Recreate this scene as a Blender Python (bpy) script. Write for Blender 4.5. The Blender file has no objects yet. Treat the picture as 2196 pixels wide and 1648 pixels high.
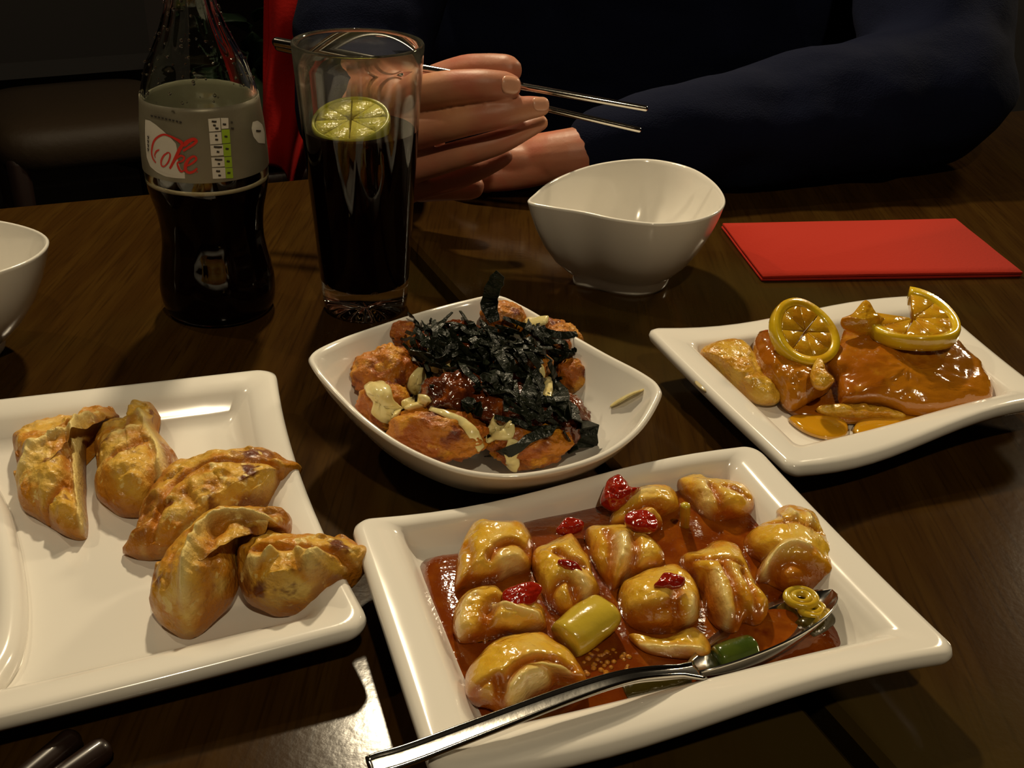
import bpy, bmesh, math, random
import numpy as np
from mathutils import Vector, Matrix, noise, geometry
from mathutils.bvhtree import BVHTree

# ------------------------------------------------------------------ camera, light, exposure
sc = bpy.context.scene
COL = sc.collection
IW, IH, FPX = 2196.0, 1648.0, 2369.2
PITCH, ROLL, CAMH = math.radians(29.031), math.radians(2.470), 0.27216
FW = Vector((0, math.cos(PITCH), -math.sin(PITCH)))
_rt = Vector((1, 0, 0)); _up = _rt.cross(FW)
RT = _rt * math.cos(ROLL) + _up * math.sin(ROLL)
UP = -_rt * math.sin(ROLL) + _up * math.cos(ROLL)
EYE = Vector((0, 0, CAMH))
cam = bpy.data.cameras.new('camera'); camo = bpy.data.objects.new('camera', cam); COL.objects.link(camo)
m = Matrix((RT, UP, -FW)).transposed().to_4x4(); m.translation = EYE
camo.matrix_world = m
cam.sensor_fit = 'HORIZONTAL'; cam.sensor_width = 36.0; cam.lens = 36.0 * FPX / IW
cam.clip_start = 0.01; cam.clip_end = 50
sc.camera = camo

w = bpy.data.worlds.new('world'); sc.world = w; w.use_nodes = True
w.node_tree.nodes['Background'].inputs[0].default_value = (1.0, 0.72, 0.45, 1)
w.node_tree.nodes['Background'].inputs[1].default_value = 0.006
sc.view_settings.view_transform = 'Standard'; sc.view_settings.look = 'None'
sc.view_settings.gamma = 1.0; sc.view_settings.use_curve_mapping = False
sc.view_settings.exposure = 0.1

def lamp(name, loc, target, power, size, color=(1.0, 0.82, 0.54), spread=180):
    d = bpy.data.lights.new(name, 'AREA'); d.shape = 'DISK'; d.size = size; d.energy = power; d.color = color
    d.spread = math.radians(spread)
    o = bpy.data.objects.new(name, d); COL.objects.link(o); o.location = loc
    o.rotation_euler = (Vector(target) - Vector(loc)).to_track_quat('-Z', 'Y').to_euler()
    return o
lamp('pendant_lamp', (-0.165, 1.22, 1.00), (0.0, 0.4, 0), 10.5, 0.07)
lamp('ceiling_lamp', (1.30, 1.86, 1.02), (0.1, 0.5, 0), 10.5, 0.22)
lamp('side_lamp', (-1.0, 0.85, 1.25), (0.0, 0.4, 0), 3.0, 0.05)
lamp('room_lamp', (0.25, -0.55, 1.5), (0.0, 0.5, 0), 7.5, 0.06)

# ------------------------------------------------------------------ helpers
def ray(px, py):
    return (FW + RT * ((px - IW / 2) / FPX) - UP * ((py - IH / 2) / FPX)).normalized()
def at(px, py, z):
    d = ray(px, py); return EYE + d * ((z - CAMH) / d.z)
def aty(px, py, y):
    d = ray(px, py); return EYE + d * (y / d.y)
def pxm(P):
    return FPX / ((Vector(P) - EYE).dot(FW))

def mesh(name, verts, faces, mat=None, parent=None, smooth=True):
    me = bpy.data.meshes.new(name); me.from_pydata([tuple(v) for v in verts], [], faces); me.update()
    bm = bmesh.new(); bm.from_mesh(me); bmesh.ops.recalc_face_normals(bm, faces=bm.faces); bm.to_mesh(me); bm.free()
    if smooth: me.polygons.foreach_set('use_smooth', [True] * len(me.polygons))
    o = bpy.data.objects.new(name, me); COL.objects.link(o)
    if mat: me.materials.append(mat)
    if parent: o.parent = parent
    return o
def tag(o, label=None, cat=None, group=None, kind=None):
    if label: o['label'] = label
    if cat: o['category'] = cat
    if group: o['group'] = group
    if kind: o['kind'] = kind
    return o
def empty(name, label, cat, group=None, loc=(0, 0, 0)):
    o = bpy.data.objects.new(name, None); COL.objects.link(o); o.empty_display_size = .02
    return tag(o, label, cat, group)
def recenter(o):
    """put a mesh object's origin at its base centre"""
    me = o.data; n = len(me.vertices); a = np.empty(n * 3); me.vertices.foreach_get('co', a); a = a.reshape(-1, 3)
    c = np.array([(a[:, 0].min() + a[:, 0].max()) / 2, (a[:, 1].min() + a[:, 1].max()) / 2, a[:, 2].min()])
    me.vertices.foreach_set('co', (a - c).ravel()); me.update(); o.location = Vector(c)
    return o

def catmull(pts, n, closed=False):
    P = [np.array(p, float) for p in pts]; out = []; N = len(P)
    segs = N if closed else N - 1
    for i in range(segs):
        p1, p2 = P[i], P[(i + 1) % N]
        p0 = P[i - 1] if (closed or i > 0) else 2 * p1 - p2
        p3 = P[(i + 2) % N] if (closed or i + 2 < N) else 2 * p2 - p1
        for k in range(n):
            t = k / n
            out.append(.5 * (2 * p1 + (p2 - p0) * t + (2 * p0 - 5 * p1 + 4 * p2 - p3) * t * t + (3 * p1 - p0 - 3 * p2 + p3) * t ** 3))
    if not closed: out.append(P[-1])
    return np.array(out)

def rings_mesh(rings, cap_start=True, cap_end=True):
    """rings: list of equal-length closed loops"""
    n = len(rings[0]); V = [Vector(p) for r in rings for p in r]; F = []
    for i in range(len(rings) - 1):
        for j in range(n):
            a = i * n + j; b = i * n + (j + 1) % n
            F.append((a, b, b + n, a + n))
    if cap_start: F.append(tuple(range(n - 1, -1, -1)))
    if cap_end: F.append(tuple(range((len(rings) - 1) * n, len(rings) * n)))
    return V, F
def join(*vfs):
    V, F = [], []
    for v, f in vfs:
        k = len(V); V += list(v); F += [tuple(i + k for i in q) for q in f]
    return V, F
def lathe(profile, n=64, c=(0, 0, 0), caps=(True, True)):
    R = []
    for r, z in profile:
        R.append([(c[0] + r * math.cos(2 * math.pi * k / n), c[1] + r * math.sin(2 * math.pi * k / n), c[2] + z) for k in range(n)])
    return rings_mesh(R, *caps)
def tube(path, rad, n=12, flat=1.0, up=None, endq=(.85, .5)):
    """tapered tube; rad a number or list; flat squashes along 'up' """
    P = [Vector(p) for p in path]; N = len(P)
    if not hasattr(rad, '__len__'): rad = [rad] * N
    rad = np.interp(np.linspace(0, 1, N), np.linspace(0, 1, len(rad)), rad)
    R = []; prev = None
    for i, p in enumerate(P):
        t = (P[min(i + 1, N - 1)] - P[max(i - 1, 0)]).normalized()
        if up is not None:
            b = t.cross(Vector(up)).normalized() if abs(t.dot(Vector(up))) < .99 else Vector((1, 0, 0))
        elif prev is None:
            b = t.orthogonal().normalized()
        else:
            b = (prev - t * prev.dot(t)).normalized()
        prev = b; c = b.cross(t)
        R.append([p + (b * math.cos(a) + c * (flat * math.sin(a))) * rad[i] for a in [2 * math.pi * k / n for k in range(n)]])
    # rounded ends
    def end(ring, p, t, r):
        out = []
        for q in endq:
            out.append([p + t * r * math.sqrt(1 - q * q) * .8 + (v - p) * q for v in ring])
        return out
    t0 = (P[0] - P[1]).normalized(); t1 = (P[-1] - P[-2]).normalized()
    e0 = end(R[0], P[0], t0, rad[0] * min(1, flat)); e1 = end(R[-1], P[-1], t1, rad[-1] * min(1, flat))
    return rings_mesh(e0[::-1] + R + e1)
def box(c, sx, sy, sz, ax=(1, 0), bev=0.0):
    """box with horizontal x axis ax; c = centre; bev chamfers top edges"""
    a = Vector((ax[0], ax[1], 0)).normalized(); b = Vector((-a.y, a.x, 0)); c = Vector(c); R = []
    for z, k in ((-sz / 2, bev), (-sz / 2 + bev, 0), (sz / 2 - bev, 0), (sz / 2, bev)):
        x, y = sx / 2 - k, sy / 2 - k
        R.append([c + a * u + b * v + Vector((0, 0, z)) for u, v in ((-x, -y), (x, -y), (x, y), (-x, y))])
    return rings_mesh(R)
def fbm(p, s, o=3, seed=0.0):
    return noise.fractal(Vector(p) * s + Vector((seed * 7.3, seed * 3.1, seed * 5.7)), 1.0, 2.0, o)
def displace(V, amp, scale, seed=0., o=3, center=None):
    V = [Vector(v) for v in V]
    c = Vector(center) if center is not None else sum(V, Vector()) / len(V)
    return [v + (v - c).normalized() * (amp * fbm(v, scale, o, seed)) for v in V]
def ico(sub=4):
    bm = bmesh.new(); bmesh.ops.create_icosphere(bm, subdivisions=sub, radius=1.0)
    V = [v.co.copy() for v in bm.verts]; F = [tuple(v.index for v in f.verts) for f in bm.faces]; bm.free()
    return V, F
ICO4 = ico(5); ICO3 = ico(3)

# ------------------------------------------------------------------ materials
MATS = {}
def mat(name, base, rough=.5, metal=0., coat=0., coatr=.05, trans=0., ior=1.45, sss=0., bump=None, mix=None, spec=.5, sssr=(.01, .005, .002), pool=None, pale=None):
    """mix: list of (scale, detail, lo, hi, colour) noise layers; bump: (scale, strength, distance)"""
    m = bpy.data.materials.new(name); m.use_nodes = True; nt = m.node_tree; B = nt.nodes['Principled BSDF']
    B.inputs['Roughness'].default_value = rough; B.inputs['Metallic'].default_value = metal
    B.inputs['Coat Weight'].default_value = coat; B.inputs['Coat Roughness'].default_value = coatr
    B.inputs['Transmission Weight'].default_value = trans; B.inputs['IOR'].default_value = ior
    B.inputs['Specular IOR Level'].default_value = spec
    if sss:
        B.inputs['Subsurface Weight'].default_value = sss; B.inputs['Subsurface Radius'].default_value = sssr
        B.inputs['Subsurface Scale'].default_value = 1.0
    B.inputs['Base Color'].default_value = (*base, 1)
    tc = nt.nodes.new('ShaderNodeTexCoord')
    if mix:
        last = None
        for (scale, det, lo, hi, colr, *rest) in mix:
            mp = nt.nodes.new('ShaderNodeMapping'); nt.links.new(tc.outputs['Object'], mp.inputs[0])
            if rest: mp.inputs['Scale'].default_value = rest[0]
            if rest and len(rest) > 1: mp.inputs['Rotation'].default_value = rest[1]
            mp.inputs['Location'].default_value = (scale * .37 % 3, det * .71, lo * 5)
            n = nt.nodes.new('ShaderNodeTexNoise'); n.inputs['Scale'].default_value = scale; n.inputs['Detail'].default_value = det
            nt.links.new(mp.outputs[0], n.inputs['Vector'])
            r = nt.nodes.new('ShaderNodeMapRange'); r.inputs[1].default_value = lo; r.inputs[2].default_value = hi
            r.interpolation_type = 'SMOOTHSTEP'
            nt.links.new(n.outputs[0], r.inputs[0])
            x = nt.nodes.new('ShaderNodeMix'); x.data_type = 'RGBA'
            nt.links.new(r.outputs[0], x.inputs[0])
            if last is None: x.inputs[6].default_value = (*base, 1)
            else: nt.links.new(last, x.inputs[6])
            x.inputs[7].default_value = (*colr, 1); last = x.outputs[2]
        nt.links.new(last, B.inputs['Base Color'])
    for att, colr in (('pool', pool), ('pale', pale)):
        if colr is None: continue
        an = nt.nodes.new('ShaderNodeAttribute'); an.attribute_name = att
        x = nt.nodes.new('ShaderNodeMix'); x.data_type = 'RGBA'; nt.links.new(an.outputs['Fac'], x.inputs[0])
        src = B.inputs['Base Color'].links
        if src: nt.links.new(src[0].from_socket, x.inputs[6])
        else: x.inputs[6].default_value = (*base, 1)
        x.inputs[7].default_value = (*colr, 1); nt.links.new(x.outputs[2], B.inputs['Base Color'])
    if bump:
        last = None
        for (scale, strength, dist) in (bump if isinstance(bump, list) else [bump]):
            n = nt.nodes.new('ShaderNodeTexNoise'); n.inputs['Scale'].default_value = scale; n.inputs['Detail'].default_value = 3
            nt.links.new(tc.outputs['Object'], n.inputs['Vector'])
            b = nt.nodes.new('ShaderNodeBump'); b.inputs['Strength'].default_value = strength; b.inputs['Distance'].default_value = dist
            nt.links.new(n.outputs[0], b.inputs['Height'])
            if last is not None: nt.links.new(last, b.inputs['Normal'])
            last = b.outputs[0]
        nt.links.new(last, B.inputs['Normal']); nt.links.new(last, B.inputs['Coat Normal'])
    MATS[name] = m
    return m

M_white = mat('white_glaze', (.80, .765, .70), .16, coat=.5, coatr=.05, bump=(14, .05, .01))
M_table = mat('dark_varnished_wood', (.032, .0140, .0026), .15, spec=.13,
              mix=[(9, 4, .40, .66, (.043, .0205, .0038), (9, .7, 1), (0, 0, math.radians(-24.5))),
                   (40, 5, .45, .80, (.020, .0085, .0017), (14, .6, 1), (0, 0, math.radians(-24.5))),
                   (5, 3, .5, .72, (.040, .026, .0056))],
              bump=[(330, .035, .0010), (38, .02, .002)])
M_tableedge = mat('dark_table_edge', (.03, .013, .004), .35, bump=(60, .2, .002))
M_glass = mat('clear_glass', (.97, .98, .96), .0, trans=1., ior=1.40)
def film(m_, amount, col=(.5, .46, .36)):
    nt = m_.node_tree; B = nt.nodes['Principled BSDF']; out = nt.nodes['Material Output']
    d = nt.nodes.new('ShaderNodeBsdfDiffuse'); d.inputs[0].default_value = (*col, 1)
    tc = nt.nodes.new('ShaderNodeTexCoord'); mp = nt.nodes.new('ShaderNodeMapping'); mp.inputs['Scale'].default_value = (1, 1, .12)
    n = nt.nodes.new('ShaderNodeTexNoise'); n.inputs['Scale'].default_value = 70; n.inputs['Detail'].default_value = 3
    r = nt.nodes.new('ShaderNodeMapRange'); r.inputs[1].default_value = .35; r.inputs[2].default_value = .75; r.inputs[3].default_value = amount * .25; r.inputs[4].default_value = amount
    mx = nt.nodes.new('ShaderNodeMixShader')
    nt.links.new(tc.outputs['Object'], mp.inputs[0]); nt.links.new(mp.outputs[0], n.inputs['Vector']); nt.links.new(n.outputs[0], r.inputs[0])
    sp = nt.nodes.new('ShaderNodeSeparateXYZ'); nt.links.new(tc.outputs['Object'], sp.inputs[0])
    r2 = nt.nodes.new('ShaderNodeMapRange'); r2.inputs[1].default_value = .104; r2.inputs[2].default_value = .109; nt.links.new(sp.outputs[2], r2.inputs[0])
    mu = nt.nodes.new('ShaderNodeMath'); mu.operation = 'MULTIPLY'; nt.links.new(r.outputs[0], mu.inputs[0]); nt.links.new(r2.outputs[0], mu.inputs[1])
    nt.links.new(mu.outputs[0], mx.inputs[0]); nt.links.new(B.outputs[0], mx.inputs[1]); nt.links.new(d.outputs[0], mx.inputs[2]); nt.links.new(mx.outputs[0], out.inputs[0])
film(M_glass, .075)
M_bottleglass = mat('bottle_glass', (.93, .97, .93), .0, trans=1., ior=1.40)
M_cola = mat('cola', (.005, .0010, .0004), .3, spec=.0)
M_foam = mat('cola_foam', (.45, .36, .22), .4)
M_drop = mat('water_drop', (1, 1, 1), .0, trans=1., ior=1.33)
M_label = mat('silver_label', (.30, .27, .20), .38, metal=.25, mix=[(60, 3, .4, .7, (.24, .215, .155))])
_nt = M_label.node_tree; _t = _nt.nodes.new('ShaderNodeBsdfTranslucent'); _t.inputs[0].default_value = (.55, .52, .42, 1); _x = _nt.nodes.new('ShaderNodeMixShader'); _x.inputs[0].default_value = .40
_nt.links.new(_nt.nodes['Principled BSDF'].outputs[0], _x.inputs[1]); _nt.links.new(_t.outputs[0], _x.inputs[2]); _nt.links.new(_x.outputs[0], _nt.nodes['Material Output'].inputs[0])
M_lwhite = mat('label_white', (.62, .58, .50), .5)
M_lred = mat('label_red', (.62, .022, .010), .45)
M_lgreen = mat('label_green', (.28, .42, .02), .5)
M_lblack = mat('label_print', (.03, .025, .02), .5)
M_steel = mat('polished_steel', (.62, .60, .56), .14, metal=1., bump=(400, .03, .001))
M_navy = mat('navy_knit', (.0042, .006, .0185), .95, spec=.10, bump=[(900, .5, .001), (60, .3, .003)])
M_skin = mat('skin', (.40, .160, .090), .48, sss=.12, bump=[(700, .12, .0006), (180, .12, .0012)],
             mix=[(45, 3, .40, .70, (.42, .125, .07)), (22, 2, .5, .75, (.52, .24, .12))], sssr=(.006, .002, .001))
M_nail = mat('fingernail', (.60, .30, .19), .28, coat=.3)
M_redcloth = mat('red_cloth', (.30, .006, .004), .9, spec=.15, bump=(300, .3, .001))
M_napkin = mat('red_napkin', (.37, .020, .008), .9, spec=.2, bump=[(420, .35, .0006), (1500, .2, .0002)])
M_black = mat('black_leather', (.008, .006, .006), .55)
M_brownleather = mat('brown_leather', (.035, .021, .010), .6, bump=(90, .2, .003))
M_darkwood = mat('dark_wood', (.014, .006, .004), .5, mix=[(8, 4, .4, .7, (.02, .008, .005), (8, 1, 1))])
M_wall = mat('dark_wall', (.010, .006, .005), .9)
M_floor = mat('dark_floor', (.012, .008, .006), .6, bump=(20, .2, .01))
M_green = mat('dark_foliage', (.010, .026, .010), .6)
M_pale = mat('pale_plaster', (.10, .085, .085), .8)
M_sauce = mat('sweet_chili_sauce', (.165, .030, .0022), .10, coat=1., coatr=.03, sss=.0,
              mix=[(50, 4, .46, .68, (.27, .070, .004)), (110, 3, .58, .75, (.11, .012, .0015))],
              bump=[(140, .22, .003), (420, .18, .0010)])
M_saucethin = mat('thin_sauce', (.42, .16, .008), .10, coat=1., coatr=.03, bump=(200, .3, .002))
M_prawn = mat('glazed_prawn', (.70, .41, .028), .22, coat=1., coatr=.05, sss=.2, sssr=(.010, .005, .001),
              mix=[(42, 3, .42, .62, (.74, .50, .10)), (55, 4, .50, .66, (.56, .215, .006)), (34, 2, .58, .70, (.36, .080, .003))],
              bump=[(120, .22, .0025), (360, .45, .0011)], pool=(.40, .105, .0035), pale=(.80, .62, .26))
M_chili = mat('red_chili', (.30, .012, .003), .15, coat=1., coatr=.03, bump=(250, .4, .002))
M_onionpale = mat('pale_onion', (.55, .40, .035), .2, coat=1., coatr=.05, bump=[(60, .2, .003), (400, .15, .001)],
                  mix=[(60, 3, .45, .7, (.50, .31, .012))])
M_oniongreen = mat('green_onion', (.030, .055, .006), .2, coat=1., coatr=.05, bump=(200, .2, .002), mix=[(70, 3, .4, .7, (.06, .085, .008))])
M_oniondark = mat('sauced_green_onion', (.045, .032, .004), .15, coat=1., coatr=.04, bump=(200, .3, .002))
M_fry = mat('fried_batter', (.44, .150, .006), .50, spec=.3, coat=.40, coatr=.06, bump=[(150, .60, .004), (480, .60, .0014)],
            mix=[(60, 4, .42, .60, (.31, .075, .004)), (110, 4, .52, .66, (.54, .235, .014)), (75, 3, .56, .68, (.14, .024, .003))])
M_frydark = mat('soy_glazed_batter', (.13, .024, .003), .20, coat=1., coatr=.06, bump=[(170, .5, .003), (500, .3, .001)],
                mix=[(60, 4, .42, .62, (.040, .008, .003)), (80, 4, .55, .72, (.32, .075, .005))])
M_mayo = mat('mayonnaise', (.78, .66, .30), .22, coat=.6, coatr=.1, sss=.1, bump=(160, .25, .002), mix=[(90, 3, .45, .7, (.70, .54, .20))])
M_nori = mat('dried_seaweed', (.0050, .0075, .0022), .42, spec=.24, coat=.10, coatr=.15, bump=[(420, .6, .0015)],
             mix=[(150, 3, .55, .75, (.018, .021, .008))])
M_cutlet = mat('lemon_glazed_crust', (.42, .150, .006), .16, coat=1., coatr=.04, bump=[(120, .22, .003), (420, .14, .0010)],
               mix=[(30, 4, .42, .62, (.34, .098, .004)), (60, 4, .55, .72, (.52, .235, .014))])
M_crust = mat('golden_crust', (.62, .36, .030), .32, coat=.7, coatr=.08, bump=[(210, .55, .003), (600, .3, .001)],
              mix=[(75, 4, .42, .62, (.54, .25, .012)), (120, 4, .56, .7, (.70, .48, .10))])
M_lemonrind = mat('lemon_rind', (.74, .50, .014), .22, coat=1., coatr=.05, bump=(300, .15, .001), mix=[(50, 3, .45, .7, (.60, .34, .010))])
M_lemonflesh = mat('lemon_flesh', (.56, .30, .012), .12, coat=1., coatr=.04, sss=.3, bump=[(240, .35, .002)], mix=[(90, 3, .42, .65, (.46, .20, .007))])
M_lemonsauce = mat('lemon_sauce', (.56, .26, .008), .06, coat=1., coatr=.02, sss=.2)
M_limeflesh = mat('lime_flesh', (.46, .42, .06), .18, coat=1., coatr=.04, bump=[(330, .6, .002)], mix=[(120, 3, .45, .7, (.36, .34, .03))])
M_limerind = mat('lime_rind', (.30, .30, .010), .25, coat=.8, bump=(300, .2, .001))
M_oil = mat('oil_smear', (.60, .50, .28), .06, coat=1., coatr=.02)
M_gyoza = mat('fried_wrapper', (.62, .355, .040), .45, spec=.35, coat=.30, coatr=.07, bump=[(110, .30, .003), (380, .60, .0014), (900, .4, .0006)],
              mix=[(34, 3, .44, .62, (.68, .47, .12)), (46, 4, .47, .60, (.50, .200, .008)), (30, 4, .52, .64, (.25, .080, .007)), (60, 4, .60, .68, (.13, .030, .004)), (240, 3, .60, .68, (.70, .52, .18))],
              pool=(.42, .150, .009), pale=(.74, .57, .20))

# ------------------------------------------------------------------ room shell and tables
TA = Vector((-.415, .91, 0)).normalized(); TB = Vector((TA.y, -TA.x, 0))         # along the seam / along the far edge
FAR = Vector((-.1335, .806, 0))                                               # where the seam meets the far edge
def structure(name, vf, m_): return tag(mesh(name, *vf, m_, smooth=False), kind='structure')
structure('floor', box((0, 1.2, -.76), 7, 7.6, .02), M_floor)
structure('wall_back', box((0, 4.4, .6), 7, .06, 2.8), M_wall)
structure('wall_left', box((-3.0, 1.2, .6), .06, 7.6, 2.8), M_wall)
structure('wall_right', box((3.2, 1.2, .6), .06, 7.6, 2.8), M_wall)

def table(label, near_side):
    """near_side -1: west of the seam, +1: east of it"""
    t = empty('dining_table', label, 'table')
    W_, L_, gap = .80, 1.45, .0038
    c = FAR - TA * (L_ / 2) + TB * near_side * (W_ / 2 + gap)
    # two boards make each top, with a shallow joint
    top = box((c.x, c.y, -.0175), W_, L_, .035, (TB.x, TB.y), .0030)
    mesh('tabletop', *top, M_table, t, smooth=False)
    for u in (-1, 1):
        for v in (-1, 1):
            q = c + TB * u * (W_ / 2 - .06) + TA * v * (L_ / 2 - .06)
            mesh('leg', *box((q.x, q.y, -.3925), .06, .06, .715, (TB.x, TB.y), .003), M_darkwood, t, smooth=False)
    for v in (-1, 1):
        q = c + TA * v * (L_ / 2 - .06)
        mesh('apron', *box((q.x, q.y, -.075), W_ - .18, .022, .08, (TB.x, TB.y), .002), M_darkwood, t, smooth=False)
    return t
table('dark brown wooden table under the bottle and the plate of fried dumplings', -1)
table('dark brown wooden table under the red napkin and the lemon chicken plate', 1)

def chair(name, label, c, ang, seat_mat, back_mat, sw=.44, back_h=.50, sz=-.30):
    t = empty(name, label, 'chair')
    fx = Vector((math.cos(ang), math.sin(ang), 0)); rx = Vector((-fx.y, fx.x, 0)); c = Vector(c)
    # cushion: rounded slab
    P = []
    for k in range(28):
        a = 2 * math.pi * k / 28; e = .45
        P.append(fx * (sw / 2 * math.copysign(abs(math.cos(a)) ** e, math.cos(a))) + rx * (sw / 2 * math.copysign(abs(math.sin(a)) ** e, math.sin(a))))
    R = [[c + p * s + Vector((0, 0, sz + z)) for p in P] for s, z in ((.9, -.075), (1, -.06), (1.02, -.03), (.98, -.008), (.86, .004), (.5, .012))]
    mesh('seat', *rings_mesh(R), seat_mat, t)
    bc = c - fx * (sw / 2 - .01)
    R = []
    for z, s, lean in ((.0, .94, 0), (.03, 1, .005), (back_h * .5, 1, .03), (back_h - .04, 1, .06), (back_h, .9, .065)):
        q = bc - fx * lean + Vector((0, 0, sz + z + .02))
        R.append([q + rx * (sw / 2 * s * u) + fx * v for u, v in ((-1, -.025), (1, -.025), (1, .025), (-1, .025))])
    mesh('backrest', *rings_mesh(R), back_mat, t, smooth=False)
    for u in (-1, 1):
        for v in (-1, 1):
            q = c + fx * u * (sw / 2 - .035) + rx * v * (sw / 2 - .035)
            mesh('leg', *tube([q + Vector((0, 0, -.748)), q + Vector((0, 0, sz - .06))], [.014, .02], 10), M_darkwood, t)
    return t
chair('upholstered_chair', 'dark chair with a brown padded seat behind the left table', (-.83, 2.04, 0), math.radians(-60), M_brownleather, M_black, .34, .62)
chair('upholstered_chair', 'black high backed chair beyond the right end of the table', (.80, 1.50, 0), math.radians(-120), M_black, M_black, .46, .52)

# ------------------------------------------------------------------ plates and bowls
def rrect(w_, d_, r, n=14, mcor=8):
    """rounded rectangle, counter-clockwise from the right side"""
    r = min(r, w_ * .98, d_ * .98); P = []
    def side(a, b):
        for k in range(n): P.append(tuple(np.array(a) + (np.array(b) - np.array(a)) * k / n))
    def cor(cx, cy, a0):
        for k in range(mcor): a = a0 + math.pi / 2 * k / mcor; P.append((cx + r * math.cos(a), cy + r * math.sin(a)))
    side((w_, -d_ + r), (w_, d_ - r)); cor(w_ - r, d_ - r, 0)
    side((w_ - r, d_), (-w_ + r, d_)); cor(-w_ + r, d_ - r, math.pi / 2)
    side((-w_, d_ - r), (-w_, -d_ + r)); cor(-w_ + r, -d_ + r, math.pi)
    side((-w_ + r, -d_), (w_ - r, -d_)); cor(w_ - r, -d_ + r, 1.5 * math.pi)
    return P
def plate(name, label, corners, zr, r0, profile, group=None, wave=None, pinch=None, kb=1., kf=1.):
    """corners: LB, RB, RF, LF in world xy at rim height; profile rows: (inset, z, weight of edge wave)"""
    LB, RB, RF, LF = [np.array(c)[:2] for c in corners]
    w_ = (np.linalg.norm(RB - LB) + np.linalg.norm(RF - LF)) / 4; d_ = (np.linalg.norm(RB - RF) + np.linalg.norm(LB - LF)) / 4
    R = []
    for ins, z, wt in profile:
        ring = []
        hb = (ins * kb + ins * kf) / 2; oy = (ins * kf - ins * kb) / 2
        for x, y in rrect(w_ - ins, d_ - hb, max(r0 - ins * .25, .004)):
            s, t_ = x / w_, (y + oy) / d_
            dz = 0
            if pinch:
                ds, dt = pinch(s, t_); s += ds; t_ += dt
            p = ((1 - s) * (1 - t_) * LF + (1 + s) * (1 - t_) * RF + (1 + s) * (1 + t_) * RB + (1 - s) * (1 + t_) * LB) / 4
            if wave: dz = wave(s, t_) * wt
            ring.append((p[0], p[1], z + dz))
        R.append(ring)
    V, F = rings_mesh(R)
    o = mesh(name, V, F, M_white)
    return recenter(tag(o, label, 'plate', group))
def wave_std(s, t): return .0042 * math.sin(math.pi * s) * (abs(t) ** 3) * (1 if t < 0 else .7) + (.0015 * s * s * t * t)
PROF = [(.034, .0, 0), (.030, .0, 0), (.028, .003, .1), (.010, .0165, .8), (.0022, .0195, 1), (.0006, .0215, 1), (0, .0240, 1), (.0005, .0262, 1), (.0020, .0276, 1), (.0042, .0280, 1),
        (.0140, .0265, .85), (.0165, .0258, .7), (.0185, .0240, .5), (.0220, .0150, .2), (.0240, .0112, .1), (.0275, .0092, 0), (.034, .0086, 0)]
PZR = .0250
PROFP = [(i, z * .893, w_) for i, z, w_ in PROF[:10]] + [(.0120, .0240, .85), (.0150, .0228, .7), (.0175, .0205, .5), (.0200, .0165, .2), (.0225, .0130, .1), (.0260, .0112, 0), (.034, .0104, 0)]
prawn_plate = plate('rectangular_plate', 'white rectangular plate holding the prawns in orange sauce',
      [at(750, 1118, PZR), at(1624, 957, PZR), at(2066, 1403, PZR), at(928, 1672, PZR)], PZR, .007, PROFP, 'wavy white serving plates', wave_std, None, .42, 1.0)
PROFL = [(i * .92, z * .87, w_) for i, z, w_ in PROF]
lemon_plate = plate('rectangular_plate', 'white rectangular plate holding the lemon chicken',
      [at(1383, 704, .0244), at(1992, 634, .0244), at(2262, 858, .0244), at(1697, 1006, .0244)], .0244, .006, PROFL, 'wavy white serving plates', wave_std)
zr = .021
p0, p1 = at(592, 785, zr), at(802, 1338, zr)
db = (at(0, 852, zr) - p0).normalized(); df = (at(0, 1530, zr) - p1).normalized()
PROFD = [(.030, .0, 0), (.026, .0, 0), (.024, .002, 0), (.010, .011, .8), (.0020, .0140, 1), (.0005, .0160, 1), (0, .0180, 1), (.0005, .0198, 1), (.0022, .0210, 1), (.0045, .0212, 1),
         (.0120, .0195, .9), (.0155, .0175, .7), (.0200, .0115, .35), (.0235, .0082, .1), (.028, .0070, 0), (.036, .0066, 0)]
dump_plate = plate('serving_plate', 'white square plate holding five fried dumplings', [p0 + db * .215, p0, p1, p1 + df * .215], zr, .009, PROFD, None,
      lambda s, t: (-.0022 * math.cos(math.pi * s / 2) if t < -.5 else 0) * abs(t),
      lambda s, t: (-.055 * (1 - t * t) * max(0, s) ** 3 * 1.0, 0))
# raised ridge of the plate's sauce compartment
rp = [at(x, y, .008) for x, y in ((-40, 1050), (-8, 1120), (14, 1220), (22, 1320), (10, 1410), (-30, 1480))]
rd = mesh('divider_ridge', *tube(catmull(rp, 8), .006, 12, 1.0), M_white, dump_plate); rd.matrix_parent_inverse = dump_plate.matrix_world.inverted()
rd.matrix_parent_inverse = Matrix.Translation(-dump_plate.location)

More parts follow.
